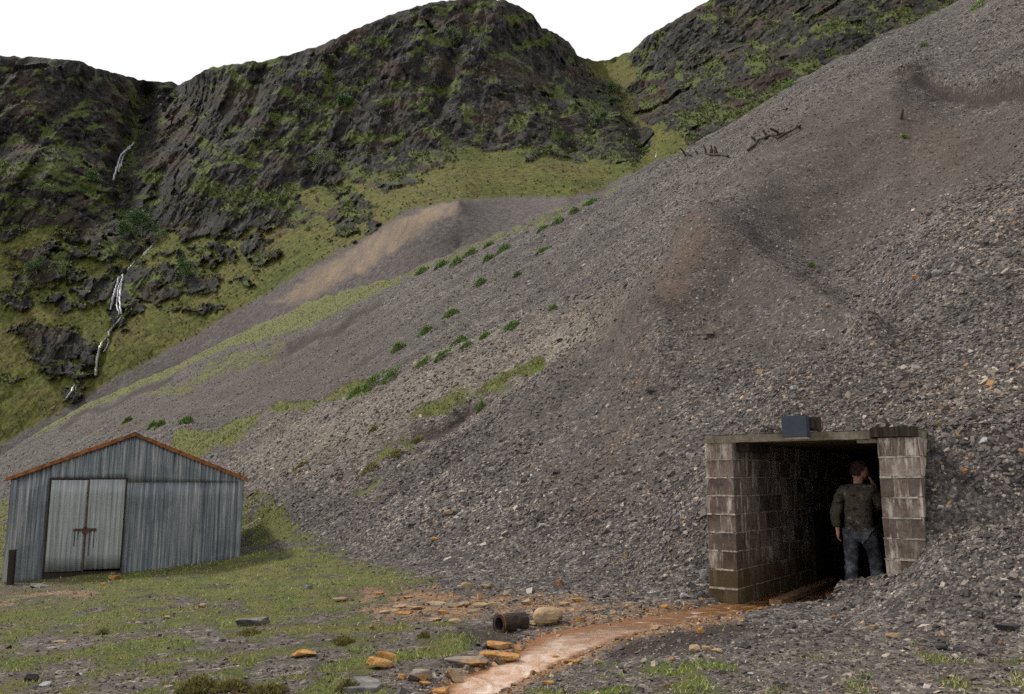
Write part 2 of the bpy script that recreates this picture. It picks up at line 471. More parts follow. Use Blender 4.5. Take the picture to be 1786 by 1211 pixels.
def stone_ramp(M, fac, tan=None):
    c = M.ramp(fac, [(0.0, (.012, .011, .011)), (.30, (.034, .030, .030)), (.5, (.068, .059, .056)), (.68, (.115, .100, .092)), (.84, (.22, .19, .16)), (1.0, (.40, .37, .33))])
    if tan is not None:
        c2 = M.ramp(fac, [(0.0, (.022, .019, .017)), (.3, (.075, .065, .055)), (.6, (.14, .12, .10)), (.85, (.26, .225, .18)), (1.0, (.42, .38, .33))])
        c = M.mix(tan, c, c2)
    return c
M = Mat('scree and turf', 0.92, 0.25)
v1 = M.voro(15); v2 = M.voro(34); v3 = M.voro(6.5)
s1 = M.n('ShaderNodeSeparateColor'); M.l(v1.outputs['Color'], s1.inputs[0])
s2 = M.n('ShaderNodeSeparateColor'); M.l(v2.outputs['Color'], s2.inputs[0])
s3 = M.n('ShaderNodeSeparateColor'); M.l(v3.outputs['Color'], s3.inputs[0])
mixf = M.math('ADD', M.math('MULTIPLY', s1.outputs[0], .5), M.math('MULTIPLY', s2.outputs[1], .5))
mixf = M.math('ADD', M.math('MULTIPLY', mixf, .75), M.math('MULTIPLY', s3.outputs[0], .25))
broad = M.noise(0.35, 5, .6)
track = M.noise(.9, 6, .65, M.coord((.22, 1.5, .22), rot=(0, 0, R(-36.9))))
mixf = M.math('ADD', mixf, M.math('MULTIPLY', M.math('SUBTRACT', broad, .5), .40))
mixf = M.math('ADD', mixf, M.math('MULTIPLY', M.math('SUBTRACT', track, .5), .60), clamp=True)
c = stone_ramp(M, mixf, M.attr('tan'))
dirt = M.mix(M.noise(5, 5, .65), (.038, .030, .026), (.088, .070, .058))
c = M.mix(M.math('MULTIPLY', M.attr('fine'), M.ramp(s1.outputs[2], [(.55, .9), (.75, .15)])), c, dirt)
rust = M.mix(M.noise(9, 5, .65), (.070, .042, .028), (.13, .078, .048))
c = M.mix(M.math('MULTIPLY', M.attr('rust'), M.ramp(s2.outputs[2], [(.5, .75), (.8, .1)])), c, rust)
och = M.mix(M.noise(7, 5, .7), (.30, .15, .055), (.18, .12, .07))
c = M.mix(M.math('MULTIPLY', M.attr('ochre'), M.ramp(s2.outputs[0], [(.5, .9), (.9, .4)])), c, och)
gn = M.noise(2.2, 6, .7); gn2 = M.noise(22, 5, .7)
gr = M.ramp(gn, [(.30, (.065, .105, .016)), (.46, (.115, .140, .026)), (.58, (.145, .130, .042)), (.72, (.11, .082, .042))])
gr = M.mix(M.ramp(M.noise(.5, 6, .7), [(.50, 0), (.70, .6)]), gr, (.10, .078, .030))
gr = M.mix(M.ramp(M.noise(4.5, 6, .8), [(.38, .75), (.56, 0)]), gr, (.060, .052, .022))
gr = M.mix(M.ramp(gn2, [(.35, .0), (.7, .55)]), gr, (.055, .060, .020))
gf = M.math('ADD', M.attr('grass'), M.math('MULTIPLY', M.math('SUBTRACT', M.noise(11, 5, .8), .5), 1.5))
gf = M.ramp(gf, [(.34, 0.0), (.66, 1.0)])
gf = M.math('MULTIPLY', gf, M.ramp(M.attr('grass'), [(.02, 0), (.12, 1)]))
c = M.mix(gf, c, gr)
peat_shade = M.mix(M.noise(18, 5, .7), (.012, .008, .007), (.045, .030, .025))
c = M.mix(M.attr('wet'), c, peat_shade)  # also carries the painted shadow under the top-right scarp lip
M.col(c)
h = M.math('ADD', M.math('MULTIPLY', M.math('SUBTRACT', 1.0, v1.outputs['Distance']), 1.0), M.math('MULTIPLY', s2.outputs[0], .6))
h = M.math('ADD', h, M.math('MULTIPLY', s1.outputs[1], .8))
h = M.mix(gf, h, M.noise(60, 4, .8))
M.bump(h, .9, .03)
MAT_GROUND = M.m
ground = link('ground', me, MAT_GROUND)
tag(ground, 'valley floor and big grey slate spoil slope', kind='structure')

# the part of the slope that lies over the adit roof
n1_, n2_ = 60, 100
l1g, l2g = np.meshgrid(np.linspace(-0.34, OPEN_W + 0.40, n1_), np.linspace(0.2, TUN_L + 0.3, n2_))
gx = AO[0] + l1g * E1[0] + l2g * E2[0]; gy = AO[1] + l1g * E1[1] + l2g * E2[1]
gz = surf(gx.ravel(), gy.ravel())
roofcap = ROOF_Z + 0.10
gz2 = np.maximum(gz, np.minimum(roofcap + 0.0, 9))
pp = pix(gx.ravel(), gy.ravel(), gz)
me = np_mesh('spoil', np.stack([gx.ravel(), gy.ravel(), gz2], 1), grid_faces(n2_, n1_), True)
for nme in ('grass', 'rust', 'wet', 'ochre'): fattr(me, nme, np.zeros(n1_ * n2_))
fattr(me, 'tan', np.full(n1_ * n2_, .5)); fattr(me, 'fine', np.zeros(n1_ * n2_))
o = link('spoil_over_roof', me, MAT_GROUND)
tag(o, 'slate spoil lying over the roof of the adit', kind='structure')

# ================================================================== stream water
ys = np.linspace(0, 1, 90)
def resample(pts, n):
    pts = np.array(pts, float); d = np.concatenate([[0], np.cumsum(np.hypot(*np.diff(pts, axis=0).T))])
    t = np.linspace(0, d[-1], n); return np.interp(t, d, pts[:, 0]), np.interp(t, d, pts[:, 1])
def on_water(px, py):
    # solve D with z = water_z(D) on the ray
    u, v = uv_of(px, py); D = np.full(np.shape(px), 9.0)
    for _ in range(40): D = .5 * D + .5 * np.clip((water_z(D) - EYE) / np.minimum(v, -.02), 2.5, 16)
    return u * D, D
NA, NB = 220, 26
lx, ly = on_water(*resample(STREAM_L, NA)); rx, ry = on_water(*resample(STREAM_R, NA))
tt = np.linspace(-0.12, 1.12, NB)
WX = lx[:, None] * (1 - tt) + rx[:, None] * tt; WY = ly[:, None] * (1 - tt) + ry[:, None] * tt
WZ = water_z(WY) - 0.012
edge = np.minimum(tt, 1 - tt)[None, :]
al = np.linspace(0, 1, NA)[:, None] * 60
rip = fbm(WX * 5, WY * 9, 0, 3)
shal = sstep(7.8, 10.2, WY)
WZ = WZ + 0.010 * rip * (1 - .7 * shal)
i1, i2 = np.meshgrid(np.linspace(-0.02, OPEN_W + 0.02, 30), np.linspace(0.02, TUN_L - .1, 90))
iX = AO[0] + i1 * E1[0] + i2 * E2[0]; iY = AO[1] + i1 * E1[1] + i2 * E2[1]
iZ = FLOOR_Z - 0.045 + 0.004 * fbm(iX * 6, iY * 6, 3, 2)
VW = np.concatenate([np.stack([WX.ravel(), WY.ravel(), WZ.ravel()], 1), np.stack([iX.ravel(), iY.ravel(), iZ.ravel()], 1)])
me = np_mesh('water', VW, np.concatenate([grid_faces(NA, NB), grid_faces(90, 30) + NA * NB]), True)
fattr(me, 'deep', np.concatenate([(shal + 0 * WX).ravel(), np.ones(iX.size)]))
fattr(me, 'edge', np.concatenate([(0 * WX + edge).ravel(), np.full(iX.size, .5)]))
M = Mat('ochre stream water', .12, .6)
n_ = M.noise(3.5, 6, .7, M.coord((1.3, .8, 1), rot=(0, 0, R(-50))), dist=1.2)
n2n = M.noise(11, 5, .7, M.coord((.45, 1.5, 1), rot=(0, 0, R(-28))), dist=.8)
pink = M.ramp(n_, [(.30, (.30, .15, .08)), (.43, (.46, .29, .20)), (.55, (.56, .42, .34)), (.68, (.70, .59, .52))])  # palest stop paints white highlights on the pink water
brown = M.ramp(n2n, [(.35, (.075, .028, .009)), (.52, (.17, .075, .024)), (.60, (.30, .18, .10)), (.68, (.66, .57, .50))])  # palest stop paints white glints along the ripples
deepc = M.ramp(M.attr('deep'), [(.0, 0), (.9, 1)])
c = M.mix(deepc, pink, brown)
c = M.mix(M.ramp(M.math('ADD', M.attr('edge'), M.math('MULTIPLY', M.math('SUBTRACT', M.noise(2.2, 5, .75), .5), .45)), [(.06, .95), (.20, 0)]), c, (.20, .080, .028))
M.col(c)
M.bump(M.math('ADD', M.noise(16, 5, .7, M.coord((.6, 1.4, 1), rot=(0, 0, R(-35)))), M.math('MULTIPLY', n_, 1.2)), .6, .03)
M.rough(M.ramp(n_, [(.3, .04), (.7, .25)]))
o = link('stream_water', me, M.m)
tag(o, 'shallow stream stained pink and orange by mine ochre', kind='structure')
# ================================================================== TERRAIN C: crags, far hillside, pale spoil fan
SKY = [(-900,-60),(-300,60),(0,96),(60,100),(140,107),(180,122),(210,130),(240,138),(280,142),(312,146),(330,140),(346,128),(370,117),(420,110),(480,102),(520,90),(560,78),(590,65),(620,50),(690,22),(740,8),(780,1),(830,-6),(880,1),(912,14),(930,26),(945,48),(965,57),(990,70),(1002,88),(1006,97),(1024,102),(1045,105),(1062,103),(1078,97),(1098,90),(1112,82),(1125,66),(1142,54),(1160,44),(1185,30),(1210,16),(1235,0),(1300,-40),(1450,-90),(1800,-150),(2300,-250),(3300,-420)]
CTRL = [ # px, py, D
 (-500,900,190),(0,900,178),(300,820,165),(600,700,140),(900,560,125),(1150,420,130),(1500,260,150),(1900,120,160),(2600,-150,170),
 (-500,700,205),(0,760,190),(0,600,208),(250,600,188),(500,540,165),(650,460,155),(800,430,146),(800,352,150),(990,345,152),(1000,300,185),(1100,290,178),(1150,275,175),
 (700,370,155),(560,450,168),(0,460,222),(200,440,225),(260,400,235),(350,430,215),(500,400,205),(600,340,215),(700,310,215),
 (-500,300,245),(0,380,232),(90,300,240),(0,200,262),(0,96,285),(140,107,290),(200,250,278),(230,330,262),(180,260,280),(250,150,345),(312,146,360),(240,240,315),
 (346,128,305),(420,110,290),(400,250,252),(420,350,225),(330,300,245),(520,300,232),(520,180,262),(590,65,285),(700,250,235),(700,120,265),(740,8,298),
 (850,265,222),(850,150,250),(880,1,295),(1000,275,222),(1000,180,250),(930,26,305),(1000,88,322),(1120,270,215),(1090,190,262),(1060,150,330),(1045,105,430),
 (1075,105,425),(1100,180,290),(1130,240,225),(1130,110,345),(1142,54,350),(1235,0,340),(1200,150,255),(1200,200,215),(1300,120,225),(1300,30,290),(1450,40,215),(1450,-60,280),(1600,-20,200),(1650,-90,260),(1900,-100,210),(2300,-230,250),(3200,-400,260),(2600,-150,190)]
cpx = np.array([c[0] for c in CTRL], float); cpy = np.array([c[1] for c in CTRL], float); cdd = np.log(np.array([c[2] for c in CTRL], float))
def kern(r): return r
A_ = np.hypot(cpx[:, None] - cpx[None], cpy[:, None] - cpy[None])
n_c = len(cpx)
Mx = np.zeros((n_c + 3, n_c + 3)); Mx[:n_c, :n_c] = A_ - 6.0 * np.eye(n_c)
Pm = np.stack([np.ones(n_c), cpx, cpy], 1); Mx[:n_c, n_c:] = Pm; Mx[n_c:, :n_c] = Pm.T
rb = np.linalg.solve(Mx, np.concatenate([cdd, np.zeros(3)]))
def c_depth(px, py):
    px = np.clip(px, -800, 3200)
    s = rb[n_c] + rb[n_c + 1] * px + rb[n_c + 2] * py
    for i in range(n_c): s = s + rb[i] * np.hypot(px - cpx[i], py - cpy[i])
    return np.exp(s)
HC, HR = 1150, 470
hp = np.concatenate([np.linspace(-800, -40, 40, endpoint=False), np.linspace(-40, 1830, HC - 90), np.linspace(1840, 3000, 50)])
bot = np.interp(hp, [-800, 0, 250, 640, 1000, 1300, 1800, 3000], [960, 900, 800, 610, 480, 330, 150, -120])
skyl = np.interp(hp, [p[0] for p in SKY], [p[1] for p in SKY])
skyl = skyl + 2.4 * fbm(hp / 16., 0.2, 5.0, 4)
ss_ = np.linspace(0, 1, HR)[:, None]
CPY = bot[None] * (1 - ss_) + skyl[None] * ss_
CPX = np.broadcast_to(hp[None], CPY.shape)
DDc = c_depth(CPX, CPY)
u_, v_ = uv_of(CPX, CPY)
hx, hy, hz = u_ * DDc, DDc, EYE + v_ * DDc
# masks in mapped coordinates
def h_masks(px, py):
    wx = px + 34 * fbm(px / 60., py / 35., 2.0, 5, gain=.62); wy = py + 24 * fbm(px / 60., py / 35., 7.0, 5, gain=.62)
    rock = np.zeros_like(px)
    MAIN = [(-900,-200),(-900,380),(-20,420),(60,400),(130,395),(200,405),(262,408),(300,395),(340,410),(420,415),(520,400),(540,385),(520,350),(550,325),(600,318),(640,305),(680,305),(760,290),(840,262),(900,272),(960,262),(1010,290),(1060,288),(1130,285),(1120,245),(1090,200),(1060,150),(1035,120),(1010,92),(1000,60),(880,-60)]
    rock = np.maximum(rock, poly_mask(wx, wy, MAIN, 9))
    RM = [(1095,80),(1120,130),(1085,170),(1110,205),(1150,235),(1230,245),(1400,200),(1700,80),(3200,-100),(3200,-600),(1200,-200)]
    rock = np.maximum(rock, .93 * poly_mask(wx, wy, RM, 10))
    for x, y, rx_, ry_ in ((80,465,62,34),(30,520,30,18),(100,605,60,34),(60,580,30,18),(290,490,95,34),(170,500,38,24),(215,520,30,40),(370,445,28,13),(460,440,40,11),(195,430,55,22),(150,415,40,16),(105,525,22,14),(600,362,50,24),(700,320,34,12),(620,400,60,14),(130,690,26,10),(250,712,14,6),(430,490,20,7),(330,540,26,8),(120,650,30,14),(25,660,12,8)):
        rock = np.maximum(rock, blob(wx, wy, x, y, rx_, ry_, .25))
    # grass on ledges inside the crag
    led = np.zeros_like(px)
    n = fbm(px / 42. + .4 * perlin(px / 90., py / 90., 2.), py / 21., 4.0, 5, gain=.6)
    led = np.maximum(led, .85 * sstep(.18, .55, n + .25 * fbm(px / 180., py / 90., 1.0, 2)) )
    for pts, w_ in (([(700,150),(745,155),(790,145),(800,140)],6),([(640,310),(700,300)],4),([(350,118),(420,110),(480,106)],4),([(560,152),(620,150),(650,140)],6),([(440,265),(480,255),(520,240),(560,215)],9),([(480,160),(560,175),(600,175)],7),([(960,195),(1030,188)],5),([(730,70),(790,75)],5),([(330,320),(400,335),(460,345),(500,350)],12),([(350,245),(380,265),(430,280)],8),([(50,290),(120,310),(190,350),(230,370)],9),([(740,230),(780,245)],6),([(60,210),(100,240),(150,290)],5),([(0,290),(60,300),(100,285)],12),([(0,345),(60,350)],10),([(230,150),(240,230)],8),([(400,130),(440,150)],6),([(1150,60),(1120,110),(1080,150)],5),([(1190,210),(1300,190),(1380,150)],9),([(1180,130),(1260,120)],5),([(1580,50),(1640,20),(1690,5)],10),([(1420,60),(1500,40)],5),([(1330,180),(1380,155)],10),([(600,240),(640,235)],6),([(480,215),(520,205)],5),([(520,130),(560,125)],5)):
        led = np.maximum(led, stroke(px + 8 * n, py + 10 * n, pts, w_ * 1.1, w_ * .8) * np.clip(.8 + 1.3 * fbm(px / 14., py / 8., 6.0, 3), 0, 1))
    FAN = [(990,343),(900,343),(800,349),(735,362),(705,369),(680,385),(640,415),(590,437),(540,465),(465,512),(400,548),(300,607),(200,660),(100,722),(0,775),(-200,880),(-200,1000),(1100,700),(1100,300),(1040,335)]
    fan = poly_mask(px + 3 * n, py + 3 * fbm(px / 20., py / 20., 3., 3), FAN, 5)
    tanf = poly_mask(wx * .4 + px * .6, wy * .4 + py * .6, [(735,362),(800,352),(775,380),(700,430),(620,480),(520,530),(470,530),(560,470),(640,420),(690,378)], 7)
    heather = sstep(-.05, .5, fbm(px / 90., py / 50., 12.0, 4))
    return rock * (1 - fan), led, fan, tanf * fan, heather
ROCK, LED, FAN_, TANF, HEA = h_masks(CPX.astype(float), CPY)
# displacement (metres): ribs and gullies on rock, terraces, hummocks on grass
lock = sstep(0.0, 0.03, 1 - ss_) * 1.0          # keep the skyline
rib = fbm(hx / 9., hy / 40., hz / 42., 5, gain=.6)
rib2 = 1 - np.abs(perlin(hx / 17. + .4 * rib, hy / 60., hz / 75.)) * 2
crk = fbm(hx / 2.6, hy / 5., hz / 5.5, 4, gain=.62)
ter = hz / 10.0 + 1.9 * fbm(hx / 38., hy / 60., hz / 40., 4)
saw = ter - np.floor(ter)
ledge = (saw - .5)
disp = ROCK * (2.4 * rib + 1.7 * rib2 + .85 * crk - 2.8 * ledge * (1 - .3 * LED)) * np.where(CPY > 400, .75, 1.0) + (1 - ROCK) * (1.6 * fbm(hx / 22., hy / 30., hz / 16., 4) + .30 * crk) * (1 - FAN_)
disp = disp + FAN_ * (.25 * fbm(hx / 6, hy / 6, hz / 20, 3))
edge_out = -2.6 * sstep(.2, .8, ROCK) + 3.4 * FAN_ * 0.0
disp = disp + edge_out * np.where(CPY > 400, 1.0, 0.3)
# ridge between the two flanks of the fan
dr, sr = seg_dist(CPX, CPY, [(800,352),(745,395),(660,455),(560,500)])
disp = disp - .8 * np.exp(-(dr / 70.) ** 2) * FAN_
# gullies
for pts, w_, a in (([(250,150),(232,240),(205,300),(225,370),(262,410)], 20, 9), ([(1040,105),(1075,160),(1110,220),(1145,275)], 16, 5), ([(265,420),(215,480),(205,550),(185,600),(165,655)], 9, 2.2), ([(160,120),(120,180),(60,240)],12,4), ([(820,10),(790,110),(760,200)], 12, 4.5), ([(460,110),(430,200),(400,240)], 14, 5), ([(900,60),(960,160),(1000,250)],14,3.5)):
    d_, _ = seg_dist(CPX + 8 * rib, CPY, pts); disp = disp + a * np.exp(-(d_ / w_) ** 2)
disp = disp * (0.15 + .85 * lock)
DD2 = DDc + disp * (DDc / 230.)
z_n = EYE + v_ * DDc + .6 * ROCK * crk * lock
HX = u_ * DD2 * 1.0; HY = DD2; HZ = z_n + (DD2 - DDc) * .12
# back of the hills and skirt down to the valley
backs = []
for i, dd in enumerate((3, 9, 20, 45, 90, 180)):
    zz = HZ[-1] - (.02 * dd * (i > 0)) - .10 * max(dd - 20, 0) - .25 * max(dd - 80, 0)
    k = (HY[-1] + dd) / HY[-1]
    backs.append(np.stack([HX[-1] * k, HY[-1] * k, zz - .2 * (i > -1)], 1))
fronts = []
for i, t in enumerate((1.0, .85, .7, .5, .3, .15)):
    k = .80 + .20 * t
    fronts.append(np.stack([HX[0] * k, HY[0] * k, -14 + (HZ[0] + 14) * t * t - (.5 if i == 0 else 0)], 1))
core = np.stack([HX, HY, HZ], 2).reshape(-1, 3)
HV = np.concatenate([np.concatenate(fronts[::-1][:-1] ), core, np.concatenate(backs)])
nrow = 5 + HR + 6
def ext(a, f0, b0):
    a = a.reshape(HR, HC); return np.concatenate([np.repeat(a[:1], 5, 0) , a, np.repeat(a[-1:], 6, 0) * b0]).ravel()
me = np_mesh('hillside', HV, grid_faces(nrow, HC), True)
fattr(me, 'rock', ext(ROCK, 1, 0.0)); fattr(me, 'ledge', ext(LED, 1, 0)); fattr(me, 'fan', ext(FAN_, 1, 0)); fattr(me, 'tan', ext(TANF, 1, 0)); fattr(me, 'heather', ext(HEA, 1, 1))
M = Mat('crag and moor', .95, .12)
geo = M.n('ShaderNodeNewGeometry'); sx = M.n('ShaderNodeSeparateXYZ'); M.l(geo.outputs['Normal'], sx.inputs[0])
up = sx.outputs[2]
streak = M.noise(.22, 8, .68, M.coord((1.5, 1, .45)))
fine = M.noise(.9, 7, .7)
rockc = M.ramp(streak, [(.30, (.009, .009, .010)), (.42, (.025, .024, .025)), (.52, (.050, .047, .047)), (.62, (.11, .107, .10)), (.72, (.20, .19, .175))])
rockc = M.mix(M.ramp(fine, [(.4, 0), (.62, .75)]), rockc, (.024, .021, .019))
rockc = M.mix(M.ramp(M.noise(1.7, 6, .8), [(.36, .8), (.52, 0)]), rockc, (.012, .012, .011))
rockc = M.mix(M.ramp(M.noise(2.3, 5, .8, M.coord((1, 1, .6))), [(.56, 0), (.72, .55)]), rockc, (.17, .165, .15))
vj = M.voro(.30, M.coord((1.2, 1, .42)), 'DISTANCE_TO_EDGE'); vc = M.voro(.30, M.coord((1.2, 1, .42)))
vs_ = M.n('ShaderNodeSeparateColor'); M.l(vc.outputs['Color'], vs_.inputs[0])
rockc = M.mix(M.ramp(vs_.outputs[0], [(.2, .55), (.6, 0)]), rockc, (.020, .019, .018))
rockc = M.mix(M.ramp(vj.outputs['Distance'], [(.0, .85), (.09, 0)]), rockc, (.008, .008, .008))
brown = M.mix(fine, (.030, .020, .018), (.085, .058, .040))
rockc = M.mix(M.math('MULTIPLY', M.attr('heather'), .55), rockc, brown)
g1 = M.noise(.055, 8, .72); g2 = M.noise(.7, 6, .75)
gcol = M.ramp(g1, [(.28, (.050, .072, .014)), (.42, (.105, .118, .022)), (.54, (.14, .13, .034)), (.66, (.125, .085, .035)), (.78, (.07, .05, .03))])
gcol = M.mix(M.ramp(g2, [(.40, .85), (.62, 0)]), gcol, (.030, .032, .012))
lcol = M.mix(M.noise(.35, 5, .7), (.038, .056, .016), (.115, .135, .040))
rk = M.math('ADD', M.attr('rock'), M.math('MULTIPLY', M.math('SUBTRACT', M.noise(.35, 6, .75), .5), .9))
rk = M.ramp(rk, [(.40, 0), (.52, 1)])
c = M.mix(rk, gcol, rockc)
upn = M.math('ADD', up, M.math('MULTIPLY', M.math('SUBTRACT', M.noise(.6, 5, .8), .5), .7))
lm = M.math('ADD', M.math('MULTIPLY', M.ramp(upn, [(.50, 0), (.90, 1)]), .8), M.math('MULTIPLY', M.attr('ledge'), 1.35))
lm = M.math('ADD', lm, M.math('MULTIPLY', M.math('SUBTRACT', M.noise(1.1, 6, .8), .5), .9))
lm = M.math('MULTIPLY', M.ramp(lm, [(.55, 0), (.90, .9)]), rk)
c = M.mix(lm, c, lcol)
fv = M.voro(1.9); fs = M.n('ShaderNodeSeparateColor'); M.l(fv.outputs['Color'], fs.inputs[0])
fcol = M.mix(fs.outputs[0], (.060, .054, .055), (.170, .152, .146))
fcol = M.mix(M.noise(.12, 5, .7), fcol, (.085, .072, .068))
fcol = M.mix(M.math('MULTIPLY', M.attr('tan'), M.ramp(M.noise(.35, 6, .7, M.coord((1, .3, .3), rot=(0, 0, R(-25)))), [(.3, .2), (.6, 1)])), fcol, (.23, .172, .125))
c = M.mix(M.attr('fan'), c, fcol)
M.col(c)
bh = M.math('ADD', M.math('ADD', streak, M.math('MULTIPLY', vs_.outputs[1], .8)), M.math('MULTIPLY', M.noise(1.4, 8, .75), .7))
M.bump(bh, .7, .8)
hill = link('hillside', me, M.m)
tag(hill, 'dark heathery crags above a rough green hillside with a pale spoil fan', kind='structure')
HBVH = BVHTree.FromPolygons([tuple(v) for v in HV[5 * HC:(5 + HR) * HC:1]], [tuple(q) for q in grid_faces(HR, HC)])
def hit_hill(px, py, lift=0.0):
    d = Vector(P(px, py, 1.0)) - Vector((0, 0, EYE)); d.normalize()
    loc, nrm, idx, dist = HBVH.ray_cast(Vector((0, 0, EYE)), d)
    if loc is None: return None
    return loc - d * lift
_gl = [None]
def hit_ground(px, py):
    if _gl[0] is None:
        _gl[0] = BVHTree.FromPolygons([tuple(v) for v in TV], [tuple(q) for q in grid_faces(NR, NC)])
    d = Vector(P(px, py, 1.0)) - Vector((0, 0, EYE)); d.normalize()
    return _gl[0].ray_cast(Vector((0, 0, EYE)), d)[0]

# ------------------------------------------------------------------ waterfalls on the hillside
M = Mat('falling white water', .35, .5)
M.col(M.ramp(M.noise(1.6, 5, .7, M.coord((2, 1, .4))), [(.34, (.12, .13, .13)), (.48, (.40, .42, .43)), (.60, (.66, .67, .68))]))
MAT_FALL = M.m
def fall(name, label, strands):
    bm = bmesh.new()
    for pts, wpx in strands:
        qx, qy = resample(pts, max(10, int(len(pts) * 9)))
        qx = qx + np.array([1.6 * float(perlin(i * .23, wpx * 3.1, pts[0][0])) + .7 * float(perlin(i * .8, wpx, 3.3)) for i in range(len(qx))])
        hs = [hit_hill(a, b, 0) for a, b in zip(qx, qy)]
        ok = [h for h in hs if h is not None]
        if len(ok) < 4: continue
        dep = np.array([h.y if h else ok[0].y for h in hs]); n = len(dep)
        dep = np.array([dep[max(0, i - 3):i + 4].min() for i in range(n)]); dep = np.convolve(np.pad(dep, 3, mode='edge'), np.ones(7) / 7, 'valid') - .3
        prev = None
        for i in range(n):
            h = Vector(P(qx[i], qy[i], dep[i]))
            wd = wpx * random.uniform(.5, 1.1) * h.y / F * .34 * (.4 + .6 * math.sin(math.pi * (i + .7) / n))
            cur = [bm.verts.new(h + Vector((s_ * wd, -.2 * (abs(s_) < .5), 0))) for s_ in (-1, 0, 1)] + [bm.verts.new(h + Vector((0, 1.5, 0)))]
            if prev:
                for a, b in ((0, 1), (1, 2), (2, 3), (3, 0)): bm.faces.new((prev[a], prev[b], cur[b], cur[a]))
            prev = cur
    o = link(name, bm_mesh(name, bm, True), MAT_FALL)
    return tag(o, label, kind='structure')
fall('waterfall', 'thin white waterfall high in the dark gully', [([(234,248),(222,258),(210,270),(205,285),(200,300),(196,314)], 5), ([(228,254),(214,272),(210,292)], 2.5), ([(212,278),(206,300)], 2)])
fall('waterfall', 'white cascade dropping through the outcrops on the left', [([(273,420),(262,432),(252,440),(246,450)], 4), ([(258,436),(250,446)], 2.5), ([(236,455),(228,463),(222,472)], 2.5), ([(215,478),(211,490),(210,510),(209,530),(210,548)], 5), ([(207,482),(202,500),(196,520),(192,540)], 2.2), ([(213,484),(205,505),(203,530),(208,550)], 3),
   ([(212,550),(204,562),(192,575),(187,588)], 4), ([(187,588),(176,598),(171,612),(168,630),(165,655)], 5), ([(187,590),(188,602),(180,614)], 3)])
fall('waterfall', 'lowest short white fall beside the spoil fan', [([(130,670),(124,684),(116,694),(108,703)], 6), ([(136,668),(131,682)], 2.5), ([(96,708),(90,714)], 4)])
fall('waterfall', 'tiny white rill in the grassy pass on the right', [([(1145,266),(1144,275)], 3)])
# ================================================================== SHED of corrugated iron
LB = P(21, 835, 17.7); RB_ = P(424, 832, 19.2)
SW = math.hypot(RB_[0] - LB[0], RB_[1] - LB[1])
SROT = math.atan2(RB_[1] - LB[1], RB_[0] - LB[0])
EAVE = (LB[2] + RB_[2]) / 2
RIDGE = P(229, 757, 18.42)[2]
SD = 6.2
shed = empty('corrugated_shed', (LB[0], LB[1], -0.55), SROT)
tag(shed, 'weathered corrugated iron shed with pale double doors and a rusty roof edge', 'shed')
Z0 = -0.55
PITCHC = 0.080
def top_z(x, inset=0.0): # gable height at local x
    return (EAVE - Z0) + (RIDGE - EAVE) * (1 - abs(x - SW / 2) / (SW / 2)) - inset
def iron(name, dark=True):
    M = Mat(name, .55, .4)
    st = M.noise(1.0, 6, .75, M.coord((11, 11, .35)))
    st2 = M.noise(1.0, 5, .7, M.coord((26, 26, .8)))
    bl = M.noise(1.6, 5, .65)
    f = M.math('ADD', M.math('MULTIPLY', st, .6), M.math('MULTIPLY', st2, .4))
    if dark:
        c = M.ramp(f, [(.36, (.040, .045, .055)), (.45, (.105, .118, .138)), (.52, (.175, .19, .205)), (.59, (.31, .32, .315)), (.68, (.48, .46, .40))])
    else:
        c = M.ramp(f, [(.36, (.15, .165, .17)), (.5, (.26, .28, .285)), (.64, (.40, .41, .395))])
    c = M.mix(M.ramp(bl, [(.52, 0), (.72, .55)]), c, (.05, .058, .075) if dark else (.24, .25, .25))
    rs = M.noise(1.0, 6, .8, M.coord((5, 5, .5)))
    c = M.mix(M.ramp(rs, [(.64, 0), (.74, .7 if dark else .35)]), c, (.16, .075, .03))
    M.col(c); M.bump(M.noise(30, 4, .7), .25, .004)
    b = M.b; b.inputs['Metallic'].default_value = .25
    M.rough(M.ramp(bl, [(.3, .42), (.7, .7)]))
    return M.m
MI_D, MI_L = iron('weathered dark iron'), iron('newer pale iron', False)
M = Mat('rust', .9, .2)
M.col(M.ramp(M.noise(9, 6, .75), [(.3, (.06, .024, .012)), (.5, (.19, .070, .022)), (.68, (.32, .14, .05))])); M.bump(M.noise(40, 4, .8), .4, .006)
MAT_RUST = M.m
M = Mat('dark rust', .85, .25)
M.col(M.ramp(M.noise(12, 6, .75), [(.3, (.030, .018, .013)), (.55, (.085, .045, .026)), (.72, (.18, .10, .05))])); MAT_DRUST = M.m
M = Mat('dark old timber', .9, .2)
M.col(M.ramp(M.noise(6, 6, .75, M.coord((6, 6, .8))), [(.3, (.010, .008, .006)), (.6, (.045, .033, .024)), (.8, (.09, .07, .05))])); M.bump(M.noise(20, 4, .7, M.coord((6, 6, .6))), .4, .006)
MAT_TIM = M.m
